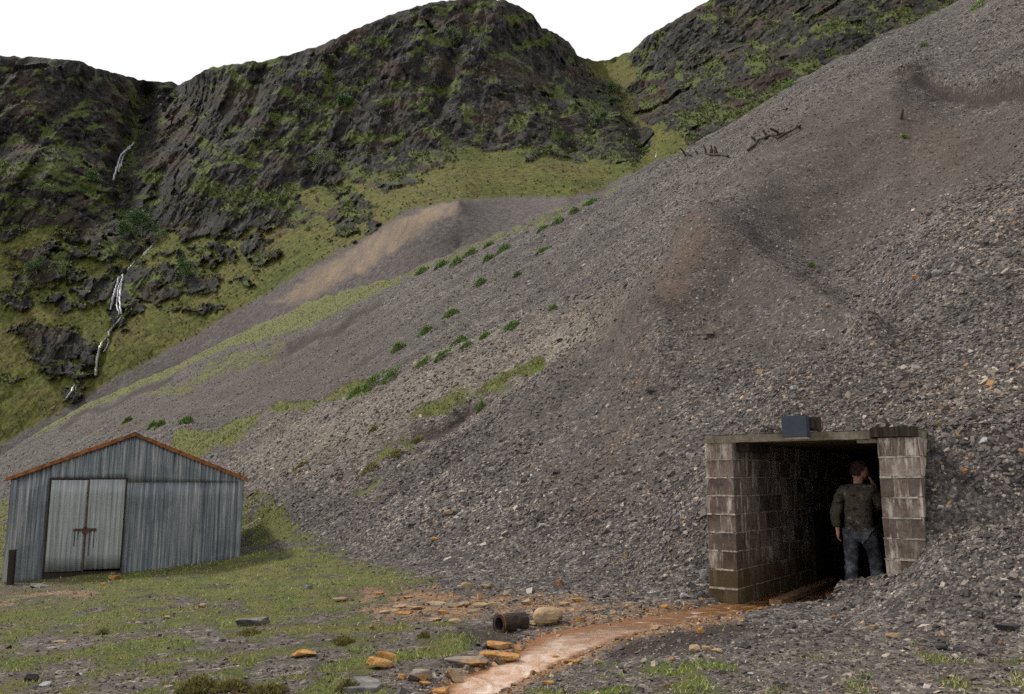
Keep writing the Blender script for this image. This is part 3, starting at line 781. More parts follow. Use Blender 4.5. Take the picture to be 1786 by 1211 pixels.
def corr(name, x0, x1, zlo, zhi, mat, parent, y=0.0, amp=.010, axis='x', steps=7, nz=6, th=.0012, pitch=PITCHC):
    """corrugated sheet in the plane across local x; zlo / zhi are functions of x"""
    n = max(4, int((x1 - x0) / pitch * steps)); xs = np.linspace(x0, x1, n + 1)
    V = []
    for side in (0, 1):
        for k in range(nz + 1):
            for x in xs:
                a, b = zlo(x), zhi(x); z = a + (b - a) * k / nz
                yy = y - amp * math.cos(2 * math.pi * x / pitch) + side * .004 + .004 * math.sin(x * 2.1 + z * 1.3)
                V.append((x, yy, z) if axis == 'x' else (yy, x, z))
    V = np.array(V); q = grid_faces(nz + 1, n + 1)
    m = (nz + 1) * (n + 1); F4 = [q, q[:, ::-1] + m]
    def strip(a): a = np.array(a); return np.stack([a[:-1], a[1:], a[1:] + m, a[:-1] + m], 1)
    F4 += [strip(range(n + 1))[:, ::-1], strip(range(nz * (n + 1), m)), strip(range(0, m, n + 1)), strip(range(n, m, n + 1))[:, ::-1]]
    return link(name, np_mesh(name, V, np.concatenate(F4), True), mat, parent)
DX0, DX1 = SW * .158, SW * .478           # door opening
def lx_of(px, D=18.2):
    p = P(px, 900, D); return (p[0] - LB[0]) * math.cos(SROT) + (p[1] - LB[1]) * math.sin(SROT)
DTOP = EAVE - Z0 - 0.03; DBOT = 0.34
gw = 'front_wall'
corr(gw, 0, DX0, lambda x: -0.15, lambda x: top_z(x, .02), MI_D, shed)
corr('gable_sheet', DX0, DX1, lambda x: DTOP + .01, lambda x: top_z(x, .02), MI_D, shed)
corr(gw, DX1, SW, lambda x: -0.15 + .45 * sstep(DX1, SW, x), lambda x: DTOP - .02 + 0 * x, MI_D, shed)
corr('gable_sheet', DX1, SW, lambda x: DTOP - .06, lambda x: max(top_z(x, .02), DTOP + .0), MI_D, shed, y=-.012)
dl = corr('door_leaf', DX0 + .02, (DX0 + DX1) / 2 - .008, lambda x: DBOT, lambda x: DTOP - .02, MI_L, shed, y=-.048, amp=.013, pitch=.098)
dr_ = corr('door_leaf', (DX0 + DX1) / 2 + .008, DX1 - .02, lambda x: DBOT + .03, lambda x: DTOP - .01, MI_L, shed, y=-.048, amp=.013, pitch=.098)
bm = bmesh.new(); XM = (DX0 + DX1) / 2
bx(bm, DX0 - .022, DX0 + .012, -.03, .06, 0.05, DTOP + .03); bx(bm, DX1 - .012, DX1 + .014, -.03, .06, .05, DTOP + .03)
bx(bm, DX0 + .012, DX1 - .012, -.028, .06, DTOP - .005, DTOP + .014); bx(bm, DX0 + .012, DX1 - .012, -.02, .10, DBOT - .16, DBOT - .015)
link('door_frame', bm_mesh('door_frame', bm), MAT_TIM, shed)
zb = DBOT + .83
for s_, leaf in ((-1, dl), (1, dr_)):
    bm = bmesh.new(); bx(bm, XM + s_ * .02 if s_ > 0 else XM - .22, XM + .20 if s_ > 0 else XM - .02, -.075, -.058, zb - .025, zb + .025, .003)
    link('hasp', bm_mesh('hasp', bm), MAT_DRUST, leaf)
bm = bmesh.new(); bx(bm, XM - .05, XM + .05, -.105, -.076, zb - .075, zb - .005, .002)
tube(bm, [(XM - .03, -.09, zb - .01), (XM - .03, -.09, zb + .05), (XM, -.09, zb + .075), (XM + .03, -.09, zb + .05), (XM + .03, -.09, zb - .01)], [.008] * 5, 6)
link('padlock', bm_mesh('padlock', bm), MAT_DRUST, shed)
bm = bmesh.new(); bx(bm, XM - .012, XM + .012, -.062, -.052, DBOT - .02, DTOP - .02, .003)
link('cover_strip', bm_mesh('cover_strip', bm), MAT_DRUST, shed)
for dx, ln in ((-.20, .30), (-.14, .16), (.08, .5), (.16, .34), (.22, .22)):
    bm = bmesh.new(); bx(bm, XM + dx, XM + dx + .012, -.0585, -.0565, zb - .03 - ln, zb - .028, .002)
    link('rust_run', bm_mesh('rust_run', bm), MAT_TIM, shed)
# side, back
corr('side_wall', 0, SD, lambda x: -.2, lambda x: EAVE - Z0, MI_D, shed, y=.01, axis='y')
corr('side_wall', 0, SD, lambda x: .1, lambda x: EAVE - Z0, MI_D, shed, y=SW - .01, axis='y')
corr('back_wall', 0, SW, lambda x: 0, lambda x: top_z(x, .02), MI_D, shed, y=SD, steps=4)
for x_ in (-.012, SW - .10):
    bm = bmesh.new(); bx(bm, x_, x_ + .11, -.022, -.012, -.1 if x_ < 1 else .5, EAVE - Z0 - .05, .004); bx(bm, x_ if x_ < 1 else x_ + .11, x_ + .008 if x_ < 1 else x_ + .118, -.02, .12, -.1 if x_ < 1 else .5, EAVE - Z0 - .05, .004)
    link('corner_flashing', bm_mesh('corner_flashing', bm), MI_D, shed)
# roof: two corrugated slopes with a rusty front edge
for s_ in (-1, 1):
    V = []; n = int((SD + .2) / PITCHC * 5)
    xs_ = np.linspace(0, 1, 5); half = SW / 2 + .10
    sl = (RIDGE - EAVE) / (SW / 2)
    for k in range(2):
        for t in xs_:
            for j in range(n + 1):
                y = -.05 + (SD + .2) * j / n
                V.append((SW / 2 + s_ * half * t, y, (RIDGE - Z0) + .015 - sl * half * t + .012 * math.cos(2 * math.pi * y / PITCHC) - k * .012))
    q = grid_faces(5, n + 1); m = 5 * (n + 1)
    F4 = np.concatenate([q, q[:, ::-1] + m])
    link('roof_slope', np_mesh('roof_slope', np.array(V), F4, True), MAT_RUST, shed)
    bm = bmesh.new(); pr = None; NS = 26
    for i in range(NS + 1):
        t = i / NS; x = SW / 2 + s_ * (half * t + (.0 if i else .0)); z = (RIDGE - Z0) - sl * half * t + .018
        hh = .034 + .007 * random.random()
        cur = [bm.verts.new((x, -.085 + random.uniform(-.004, .004), z + .02)), bm.verts.new((x, -.088, z - hh * 1.6)), bm.verts.new((x, -.052, z - hh * 1.6)), bm.verts.new((x, -.03, z + .022))]
        if pr:
            for a in range(4): bm.faces.new((pr[a], pr[(a + 1) % 4], cur[(a + 1) % 4], cur[a]))
        else: bm.faces.new(cur)
        pr = cur
    bm.faces.new(pr[::-1])
    link('verge_strip', bm_mesh('verge_strip', bm), MAT_RUST, shed)
bm = bmesh.new(); prc = None
for y in np.linspace(-.11, SD, 12):
    cur = [bm.verts.new((SW / 2 + dx, y, RIDGE - Z0 + dz)) for dx, dz in ((-.24, -.055), (-.03, .055), (0, .075), (.03, .055), (.24, -.055), (.23, -.075), (0, .045), (-.23, -.075))]
    if prc:
        for a in range(8): bm.faces.new((prc[a], prc[(a + 1) % 8], cur[(a + 1) % 8], cur[a]))
    else: bm.faces.new(cur)
    prc = cur
bm.faces.new(prc[::-1])
link('ridge_cap', bm_mesh('ridge_cap', bm), MI_L, shed)
# post at the left corner
pl = P(17, 1030, 17.2)
post = empty('timber_post', (pl[0], pl[1], pl[2] - .15)); tag(post, 'short dark timber post leaning at the left corner of the shed', 'post')
bm = bmesh.new(); bx(bm, -.05, .045, -.05, .05, 0, .93, .010); link('shaft', bm_mesh('shaft', bm), MAT_TIM, post)

# ================================================================== ADIT of concrete blocks
def block_mat(bt, e0):
  M = Mat('old concrete block', .92, .2)
  oc = M.noise(2.2, 6, .7); fn = M.noise(28, 5, .75)
  c = M.ramp(oc, [(.34, tuple(v * bt for v in (.085, .058, .046))), (.48, tuple(v * bt for v in (.17, .125, .102))), (.60, tuple(v * bt for v in (.25, .20, .165))), (.7, (.36, .31, .26))])
  c = M.mix(M.ramp(fn, [(.35, .5), (.6, 0)]), c, (.065, .045, .038))
  efl = M.noise(1.0, 6, .75, M.coord((9, 9, 1.6))); ef2 = M.noise(2.6, 4, .6)
  efm = M.math('MULTIPLY', M.ramp(efl, [(.50 - e0, 0), (.62 - e0, .85)]), M.ramp(ef2, [(.38, 0), (.54, 1)]))
  c = M.mix(efm, c, (.60, .54, .47))
  sxx = M.n('ShaderNodeSeparateXYZ'); M.l(M.coord(), sxx.inputs[0])
  low = M.math('ADD', sxx.outputs[2], M.math('MULTIPLY', M.noise(3, 5, .7), -.9))
  c = M.mix(M.ramp(low, [(-.0, .85), (.25, 0.0)]), c, (.085, .055, .022))
  c = M.mix(M.math('MULTIPLY', M.ramp(M.noise(2.4, 5, .7), [(.55, 0), (.7, .8)]), M.ramp(low, [(.1, 1), (.9, 0)])), c, (.040, .045, .014))
  M.col(c); M.bump(M.noise(45, 5, .8), .5, .006)
  return M.m
MAT_BLK = [block_mat(1.0, 0), block_mat(.68, -.05), block_mat(1.35, .05)]
M = Mat('pale mortar', .95, .15)
M.col(M.ramp(M.noise(9, 5, .75), [(.35, (.16, .13, .105)), (.5, (.36, .31, .26)), (.66, (.58, .53, .46))])); M.bump(M.noise(60, 4, .8), .6, .006)
MAT_MOR = M.m
M = Mat('mossy concrete', .95, .15)
M.col(M.ramp(M.noise(5, 6, .75), [(.3, (.055, .047, .034)), (.5, (.15, .130, .095)), (.7, (.25, .225, .175))])); M.bump(M.noise(40, 4, .8), .5, .006)
MAT_LIN = M.m
ADROT = math.atan2(E1[1], E1[0])
adit = empty('mine_adit', (AO[0], AO[1], 0.0), ADROT)
tag(adit, 'concrete block mine adit portal with a dark tunnel mouth cut into the spoil slope', 'mine entrance')
H0, CH, NCOUR = -0.16, 0.2265, 10
def block_wall(name, x0, x1, splits_odd, splits_even, ydeep):
    bm = bmesh.new(); g = .006
    for k in range(NCOUR):
        z0, z1 = H0 + k * CH, H0 + (k + 1) * CH
        if z1 > ROOF_Z: z1 = ROOF_Z
        xsplit = [x0] + (splits_odd if k % 2 else splits_even) + [x1]
        first = .225 if k % 2 else .45
        ysplit = [0.0, first]
        while ysplit[-1] < ydeep: ysplit.append(ysplit[-1] + .45)
        for yi in range(len(ysplit) - 1):
            xs_ = xsplit if yi == 0 else [x0, x1]
            for xi in range(len(xs_) - 1):
                j = random.uniform(-.004, .004)
                bx(bm, xs_[xi] + g, xs_[xi + 1] - g, ysplit[yi] + g + j, ysplit[yi + 1] - g, z0 + g, z1 - g, .005, random.choice((0, 0, 1, 2)))
    bmesh.ops.bevel(bm, geom=list(bm.edges), offset=.005, segments=1, affect='EDGES')
    w_ = link(name, bm_mesh(name, bm), MAT_BLK, adit)
    bm = bmesh.new(); e = .0045                          # mortar: slightly smeared bed joints
    bx(bm, x0 + .014, x1 - .014, .017, ydeep - .01, H0, ROOF_Z - .004)
    for k in range(1, NCOUR):
        z = H0 + k * CH
        if z > ROOF_Z - .03: continue
        seg = 0.0
        xa = x0 + .004
        while xa < x1 - .02:      # front face smears
            xb = min(xa + random.uniform(.05, .13), x1 - .004)
            if random.random() < .85:
                bx(bm, xa, xb, -random.uniform(.006, .011), .02, z - random.uniform(.006, .015), z + random.uniform(.005, .011), .002)
            xa = xb
    m_ = link('mortar', bm_mesh('mortar', bm), MAT_MOR, w_)
    return w_
block_wall('left_wall', -.38, 0, [-.20], [], TUN_L)
block_wall('right_wall', OPEN_W, OPEN_W + .44, [OPEN_W + .15, OPEN_W + .29], [], TUN_L)
bm = bmesh.new(); bx(bm, -.36, OPEN_W + .42, .14, TUN_L, ROOF_Z + .003, ROOF_Z + .085); link('roof_slab', bm_mesh('roof_slab', bm), MAT_LIN, adit)
def rough_beam(name, x0, x1, y0, y1, z0, z1, mat, parent, n=16, j=.006):
    bm = bmesh.new(); pr = None
    for i in range(n + 1):
        x = x0 + (x1 - x0) * i / n; dz = random.uniform(-j, j); dy = random.uniform(-j, j)
        cur = [bm.verts.new((x, y0 + dy, z0 + random.uniform(-j, j) * .6)), bm.verts.new((x, y1, z0)), bm.verts.new((x, y1, z1 + dz)), bm.verts.new((x, y0 + dy, z1 + dz))]
        if pr:
            for a in range(4): bm.faces.new((pr[a], cur[a], cur[(a + 1) % 4], pr[(a + 1) % 4]))
        else: bm.faces.new(cur[::-1])
        pr = cur
    bm.faces.new(pr)
    return link(name, bm_mesh(name, bm), mat, parent)
rough_beam('lintel', -.34, 1.66, -.05, .13, ROOF_Z - .015, ROOF_Z + .082, MAT_LIN, adit)
rough_beam('lintel', 1.665, OPEN_W + .42, -.07, .13, ROOF_Z + .004, ROOF_Z + .112, MAT_TIM, adit)
rough_beam('beam_end', 1.50, OPEN_W - .005, .0, .20, ROOF_Z - .06, ROOF_Z - .018, MAT_LIN, adit, 4)
rough_beam('beam_end', .0, .16, .14, .9, ROOF_Z - .12, ROOF_Z - .002, MAT_TIM, adit, 4)
bm = bmesh.new()
for k in range(5): bx(bm, .01, .07, 3.0 + k * .17, 3.15 + k * .17, .05, 1.15 + random.uniform(-.05, .05), .006)
link('timber_boards', bm_mesh('timber_boards', bm), MAT_TIM, adit)
bm = bmesh.new(); bx(bm, -.36, OPEN_W + .42, TUN_L + .01, TUN_L + .2, H0, ROOF_Z); link('end_wall', bm_mesh('end_wall', bm), MAT_TIM, adit)
# dark blue box on the lintel
M = Mat('dark blue painted metal', .5, .4); M.col(M.ramp(M.noise(7, 5, .7), [(.3, (.012, .017, .032)), (.7, (.030, .038, .060))])); MAT_BLUE = M.m
bp = P(1391, 768, 10.26)
bl1, bl2 = adit_loc(bp[0], bp[1])
boxe = empty('metal_box', (bp[0], bp[1], ROOF_Z - .012), ADROT)
tag(boxe, 'dark blue square metal box fixed on the middle of the adit lintel', 'box')
bm = bmesh.new(); vs = bx(bm, -.15, .15, -.10, .012, .03, .285)
bmesh.ops.bevel(bm, geom=list(bm.edges), offset=.008, segments=2, affect='EDGES'); link('front_case', bm_mesh('front_case', bm), MAT_BLUE, boxe)
bm = bmesh.new(); bx(bm, -.14, .20, .135, .30, .12, .275, .004); bx(bm, -.11, .17, .014, .134, .14, .25, .004); link('rear_case', bm_mesh('rear_case', bm), MAT_TIM, boxe)
bm = bmesh.new(); bx(bm, -.145, .145, -.104, .0, .004, .028, .002); link('base_strip', bm_mesh('base_strip', bm), MAT_LIN, boxe)

# planks lying in the tunnel water
def plank(label, a, b, wd, hh, z):
    o = empty('timber_plank', (AO[0] + a[0] * E1[0] + a[1] * E2[0], AO[1] + a[0] * E1[1] + a[1] * E2[1], z))
    dx, dy = (b[0] - a[0]) * E1 + (b[1] - a[1]) * E2
    o.rotation_euler = (0, 0, math.atan2(dy, dx)); L_ = math.hypot(dx, dy)
    w2 = rough_beam('timber_plank', 0, L_, -wd / 2, wd / 2, 0, hh, MAT_PLK, None, 14, .005)
    w2.location = o.location; w2.rotation_euler = o.rotation_euler
    bpy.data.objects.remove(o)
    tag(w2, label, 'plank', 'planks in the adit stream')
M = Mat('ochre soaked plank', .6, .4); M.col(M.ramp(M.noise(5, 6, .7, M.coord((1.2, 6, 6))), [(.3, (.09, .035, .012)), (.55, (.22, .13, .07)), (.75, (.33, .25, .18))])); MAT_PLK = M.m
plank('long pale brown plank lying in the water along the left wall of the adit', (.42, .10), (.30, 3.0), .15, .06, .125)
plank('short red-brown plank in the water nearest the person in the adit', (1.02, .45), (.86, 2.2), .10, .06, .125)
plank('dark thin plank in the water between the other two adit planks', (.72, 1.3), (.60, 3.6), .09, .05, .115)

# ================================================================== PERSON
def mat_plain(name, stops, scale=6, rough=.85, vec=None, bump=.3):
    M = Mat(name, rough, .3); M.col(M.ramp(M.noise(scale, 5, .7), stops)); M.bump(M.noise(scale * 4, 4, .7), bump, .008); return M.m
M_JKT = mat_plain('muddy waxed jacket', [(.34, (.010, .009, .008)), (.43, (.030, .026, .020)), (.50, (.090, .074, .052)), (.56, (.032, .029, .023)), (.68, (.22, .19, .15))], 13)
M_TRS = mat_plain('wet blue trousers', [(.35, (.012, .013, .017)), (.5, (.048, .052, .064)), (.66, (.15, .16, .18))], 7)
M_SKIN = mat_plain('skin', [(.3, (.33, .16, .11)), (.7, (.48, .26, .19))], 5, .6, bump=.1)
M_HAIR = mat_plain('dark brown hair', [(.3, (.012, .007, .005)), (.7, (.055, .032, .022))], 30, .7, bump=.8)
M_BOOT = mat_plain('rubber boot', [(.3, (.010, .010, .010)), (.7, (.05, .045, .04))], 6, .4)
def skinned(name, verts, edges, radii, mat, parent, root=0, sub=2, wrinkle=0):
    me_ = bpy.data.meshes.new(name + '_tmp'); me_.from_pydata(verts, edges, []); ob = bpy.data.objects.new(name + '_tmp', me_); COL.objects.link(ob)
    md = ob.modifiers.new('skin', 'SKIN'); md.use_smooth_shade = True
    for i, r_ in enumerate(radii):
        sv = me_.skin_vertices[0].data[i]; sv.radius = (r_, r_) if isinstance(r_, (int, float)) else r_; sv.use_root = (i == root)
    s2_ = ob.modifiers.new('sub', 'SUBSURF'); s2_.levels = sub; s2_.render_levels = sub
    dg = bpy.context.evaluated_depsgraph_get(); dg.update()
    m2 = bpy.data.meshes.new_from_object(ob.evaluated_get(dg)); m2.name = name
    bpy.data.objects.remove(ob)
    if wrinkle:
        n_ = len(m2.vertices); co = np.zeros(n_ * 3, np.float32); no = np.zeros(n_ * 3, np.float32)
        m2.vertices.foreach_get('co', co); m2.vertices.foreach_get('normal', no); co = co.reshape(-1, 3); no = no.reshape(-1, 3)
        d = fbm(co[:, 0] * 9, co[:, 1] * 9, co[:, 2] * 15, 3) * wrinkle
        co = co + no * d[:, None]; m2.vertices.foreach_set('co', co.ravel().astype(np.float32)); m2.update()
    m2.materials.clear()
    return link(name, m2, mat, parent)
pp_ = (AO[0] + 1.27 * E1[0] + .80 * E2[0], AO[1] + 1.27 * E1[1] + .80 * E2[1])
person = empty('person', (pp_[0], pp_[1], FLOOR_Z - .03), ADROT + R(6))
tag(person, 'person in a muddy jacket and wet blue trousers stepping into the adit, seen from behind', 'person')
# body: neck, head, arms, hands in one skinned surface
bv, be, br = [], [], []
def add(p, r, par=None):
    bv.append(p); br.append(r)
    if par is not None: be.append((par, len(bv) - 1))
    return len(bv) - 1
pel = add((0, 0, .92), .09); che = add((0, .03, 1.22), .09, pel); nck = add((.0, .06, 1.43), .055, che)
ch1 = add((.015, .075, 1.50), .062, nck); h1 = add((.025, .085, 1.58), (.080, .092), ch1); h2 = add((.025, .08, 1.655), .070, h1)
for s_, sh, el, wr, fd, cu_ in ((-1, (-.175, .02, 1.36), (-.262, .00, 1.10), (-.262, .05, .875), (.02, .03, -1), (.35, .2, 0)), (1, (.175, .03, 1.36), (.255, .12, 1.15), (.185, .19, 1.40), (-.35, -.15, 1), (-.3, .1, .1))):
    a = add(sh, .045, che); b = add(el, .036, a); c_ = add(wr, .027, b)
    f = Vector(fd).normalized(); lat = f.cross(Vector((1, 0, 0))).normalized(); cv_ = Vector(cu_)
    pm = add(tuple(Vector(wr) + f * .045), (.032, .020), c_)
    for k, (off, ln) in enumerate(((-.028, .065), (-.010, .078), (.009, .074), (.026, .058))):
        b0 = Vector(wr) + f * .088 + lat * off
        i1 = add(tuple(b0), .0095, pm); i2_ = add(tuple(b0 + f * ln * .45 + cv_ * .02), .0088, i1); add(tuple(b0 + f * ln * .7 + cv_ * (.07 + .008 * k)), .0075, i2_)
    t0 = add(tuple(Vector(wr) + f * .045 - lat * .034), .011, pm); add(tuple(Vector(wr) + f * .085 - lat * .050 + cv_ * .03), .0085, t0)
hp_l = add((-.09, 0, .86), .06, pel); kn = add((-.115, .035, .50), .055, hp_l); an = add((-.12, 0, .10), .04, kn); add((-.12, .13, .03), .035, an)
hp_r = add((.09, .01, .86), .06, pel); kn = add((.15, .13, .54), .055, hp_r); an = add((.165, .07, .16), .04, kn); add((.17, .20, .10), .035, an)
body = skinned('body', bv, be, br, M_SKIN, person)
# jacket
jv = [(0, 0, .80), (0, .0, .98), (0, .03, 1.20), (0, .04, 1.34), (0, .055, 1.43), (-.165, .02, 1.355), (-.235, .0, 1.22), (-.275, 0, 1.08), (-.275, .035, .97), (-.268, .052, .90), (.165, .03, 1.355), (.235, .08, 1.24), (.262, .13, 1.13), (.23, .165, 1.24), (.195, .18, 1.36)]
je = [(0, 1), (1, 2), (2, 3), (3, 4), (3, 5), (5, 6), (6, 7), (7, 8), (8, 9), (3, 10), (10, 11), (11, 12), (12, 13), (13, 14)]
jr = [(.190, .14), (.180, .135), (.185, .135), (.155, .115), (.082, .082), .088, .078, .070, .064, .058, .088, .076, .070, .060, .050]
skinned('jacket', jv, je, jr, M_JKT, person, 1, 2, .014)
tv = [(0, 0, .90), (-.095, 0, .82), (-.112, .02, .66), (-.118, .04, .50), (-.122, .0, .30), (-.122, -.01, .14), (.095, .01, .82), (.125, .07, .68), (.152, .135, .54), (.162, .09, .36), (.166, .065, .20)]
te = [(0, 1), (1, 2), (2, 3), (3, 4), (4, 5), (0, 6), (6, 7), (7, 8), (8, 9), (9, 10)]
skinned('trousers', tv, te, [(.15, .12), .108, .098, .085, .082, .080, .108, .098, .085, .080, .076], M_TRS, person, 0, 2, .016)
for s_, x, y0, z0 in ((-1, -.122, -.02, 0), (1, .167, .05, .06)):
    skinned('boot', [(x, y0, z0 + .22), (x, y0, z0 + .09), (x, y0 - .02, z0 + .045), (x + .005, y0 + .09, z0 + .04), (x + .01, y0 + .18, z0 + .035)], [(0, 1), (1, 2), (1, 3), (3, 4)], [.062, .055, .045, (.045, .040), (.042, .030)], M_BOOT, person, 1)
# head: skull with face turned to the right, ears, hair
hd = empty('head_pivot', (0, 0, 0))
def head_mesh():
    bm = bmesh.new(); bmesh.ops.create_uvsphere(bm, u_segments=28, v_segments=20, radius=1)
    for v in bm.verts:
        x, y, z = v.co
        s = 1.0 - .18 * max(0, -z) ** 1.5
        nx, ny, nz = x * .078 * s, y * .098, z * .118
        if y > 0:
            nose = math.exp(-((x / .16) ** 2)) * math.exp(-(((z + .18) / .22) ** 2)) * .026
            brow = math.exp(-(((z - .15) / .1) ** 2)) * .006 * (1 - abs(x))
            eye = sum(math.exp(-(((x - e) / .16) ** 2) - (((z - .02) / .10) ** 2)) for e in (-.38, .38)) * .010
            mouth = math.exp(-((x / .3) ** 2)) * (math.exp(-(((z + .5) / .06) ** 2)) * .006)
            chin = math.exp(-((x / .4) ** 2)) * math.exp(-(((z + .85) / .2) ** 2)) * .016
            ny += (nose + brow - eye + mouth + chin) * min(1, y * 1.6)
        v.co = (nx, ny, nz)
    for s_ in (-1, 1):
        r_ = bmesh.ops.create_uvsphere(bm, u_segments=10, v_segments=8, radius=1)
        for v in r_['verts']: v.co = Vector((s_ * .076 + v.co.x * .010, -.008 + v.co.y * .020, -.008 + v.co.z * .032))
    return bm
HT = Matrix.Translation((.03, .085, 1.60)) @ Matrix.Rotation(R(-68), 4, 'Z') @ Matrix.Rotation(R(-10), 4, 'X')
bm = head_mesh(); bm.transform(HT)
face = link('head', bm_mesh('head', bm, True), M_SKIN, person)
bm = bmesh.new(); bmesh.ops.create_uvsphere(bm, u_segments=36, v_segments=26, radius=1)
dele = []
for v in bm.verts:
    x, y, z = v.co
    if y > .35 and z < .42 or z < -.62 or (y > .02 and z < -.05): dele.append(v)
    k = 1.0 + .06 * math.sin(x * 31 + z * 17) * math.sin(y * 23) + .05 * random.random()
    v.co = (x * .090 * k, y * .107 * k - .006, z * .126 * k + .006)
bmesh.ops.delete(bm, geom=dele, context='VERTS')
for _ in range(420):                                   # locks
    th = random.uniform(0, 2 * math.pi); ph = random.uniform(-.55, 1.5)
    x, y, z = math.cos(th) * math.cos(ph), math.sin(th) * math.cos(ph), math.sin(ph)
    if (y > .25 and z < .45) or (y > 0 and z < 0): continue
    c0 = Vector((x * .092, y * .108 - .006, z * .128 + .006)); dn = Vector((random.uniform(-.3, .3), random.uniform(-.6, 0), -1)).normalized() * random.uniform(.02, .045)
    sd_ = Vector((x, y, z)).cross(dn).normalized() * .005; o_ = Vector((x, y, z)) * random.uniform(.004, .012)
    bm.faces.new([bm.verts.new(c0 - sd_), bm.verts.new(c0 + sd_), bm.verts.new(c0 + dn + o_)])
bm.transform(HT)
link('hair', bm_mesh('hair', bm), M_HAIR, person)
bpy.data.objects.remove(hd)
# ================================================================== ROCKS one can tell apart
def mat_rock(name, stops, scale=7):
    M = Mat(name, .9, .25); v = M.noise(scale, 6, .72)
    c = M.ramp(v, stops); c = M.mix(M.ramp(M.noise(scale * 6, 4, .8), [(.35, .5), (.6, 0)]), c, tuple(x * .35 for x in stops[1][1]))
    M.col(c); M.bump(M.noise(scale * 5, 6, .75), .6, .012); return M.m
RK = {
 'orange': mat_rock('ochre stained slate', [(.32, (.16, .075, .025)), (.5, (.40, .20, .06)), (.68, (.52, .33, .15))]),
 'grey': mat_rock('grey slate', [(.3, (.055, .052, .056)), (.5, (.14, .13, .125)), (.7, (.26, .245, .22))]),
 'half': mat_rock('grey slate with ochre stain', [(.36, (.10, .09, .085)), (.47, (.24, .21, .17)), (.56, (.36, .19, .07)), (.7, (.42, .28, .13))], 4),
 'tan': mat_rock('tan stone', [(.3, (.20, .13, .075)), (.5, (.34, .24, .14)), (.7, (.46, .36, .24))]),
 'pale': mat_rock('pale blue slate', [(.3, (.20, .20, .21)), (.5, (.32, .32, .34)), (.7, (.45, .45, .45))]),
 'brown': mat_rock('red-brown stone', [(.3, (.09, .045, .03)), (.5, (.19, .10, .06)), (.7, (.30, .19, .12))]),
 'dark': mat_rock('dark wet slate', [(.3, (.020, .019, .022)), (.5, (.06, .055, .06)), (.7, (.12, .11, .11))]),
}
def rock_mesh(a, b, h, seed, n=9, cuts=9, power=.72):
    rs = np.random.RandomState(seed)
    g = np.linspace(-1, 1, n); V, Fc = [], []
    for ax in range(3):
        for s in (-1, 1):
            o = len(V)
            for i in range(n):
                for j in range(n):
                    p = [0, 0, 0]; p[ax] = s; p[(ax + 1) % 3] = g[i]; p[(ax + 2) % 3] = g[j]; V.append(p)
            q = grid_faces(n, n) + o
            Fc.append(q if s < 0 else q[:, ::-1])
    V = np.array(V, float); Fc = np.concatenate(Fc)[:, ::-1]
    V = V / np.linalg.norm(V, axis=1)[:, None]
    V = np.sign(V) * np.abs(V) ** power
    for _ in range(cuts):
        nrm = rs.normal(size=3) * (1, 1, .55); nrm /= np.linalg.norm(nrm); d = rs.uniform(.50, .86)
        t = V @ nrm - d; V = V - np.maximum(t, 0)[:, None] * nrm
    V = V + .05 * np.stack([fbm(V[:, 0] * 2.5 + seed, V[:, 1] * 2.5, V[:, 2] * 2.5 + k * 9, 3) for k in range(3)], 1)
    V = V * (a / 2, b / 2, h / 2); V[:, 2] -= V[:, 2].min()
    bm = bmesh.new(); vs = [bm.verts.new(v) for v in V]
    for f in Fc: bm.faces.new([vs[i] for i in f])
    bmesh.ops.remove_doubles(bm, verts=bm.verts, dist=min(a, b, h) * .004)
    return bm
_rs = [0]
def rock(px, py, wp, hp_, kind, label, depth=.75, name='rock', group=None, rot=None, tilt=(0, 0), cat='rock', sink=.12, cuts=9):
    h = hit_ground(px, py)
    if h is None: return
    _rs[0] += 1; D = h.y
    a = wp * D / F; hh = max(hp_ * D / F * .95, .015)
    bm = rock_mesh(a, a * depth, hh, _rs[0] * 13 + 5, cuts=cuts)
    if rot is None: rot = R(random.uniform(-18, 18))
    if tilt != (0, 0): bm.transform(Matrix.Rotation(R(tilt[0]), 4, 'X') @ Matrix.Rotation(R(tilt[1]), 4, 'Y'))
    o = link(name, bm_mesh(name, bm), RK[kind])
    o.location = (h.x, h.y + a * depth * .3, h.z - hh * sink); o.rotation_euler = (0, 0, rot)
    return tag(o, label, cat, group)
rock(530, 1147, 54, 15, 'orange', 'flat orange slab lying alone on the turf in the left foreground', .6)
rock(655, 1168, 60, 20, 'orange', 'thick rounded orange slab resting on the grey flagstone', .6, sink=.0)
rock(672, 1152, 40, 18, 'orange', 'small orange slab leaning behind the thick orange slab', .5, tilt=(0, 16))
rock(727, 1189, 52, 22, 'half', 'blocky grey rock with an orange edge, left of the stream mouth', .7)
rock(700, 1186, 22, 10, 'orange', 'small orange stone touching the blocky grey and orange rock', .7)
rock(815, 1163, 92, 18, 'half', 'long low slab, grey on top and orange below, at the stream bank', .5)
rock(866, 1133, 56, 17, 'orange', 'upper orange slab like a shallow bowl beside the stream', .6)
rock(872, 1152, 72, 17, 'orange', 'lower flat orange slab jutting into the stream', .6)
rock(845, 1133, 16, 12, 'grey', 'small grey stone at the left end of the bowl-like orange slab', .8)
rock(788, 1188, 40, 22, 'tan', 'tilted tan slab pointing down to the water', .45, tilt=(10, 28))
rock(765, 1212, 46, 12, 'orange', 'dark-tipped orange rock cut by the bottom edge of the picture', .7)
rock(957, 1092, 52, 36, 'tan', 'large tan boulder behind the dark pipe', .85, cuts=6)
rock(930, 1092, 34, 8, 'tan', 'low tan slab between the pipe and the tan boulder', .6)
rock(920, 1056, 25, 15, 'tan', 'rounded tan stone standing apart above the dark pipe', .8)
rock(814, 1027, 20, 12, 'tan', 'small tan block at the foot of the scree, left of the low tan slab', .8)
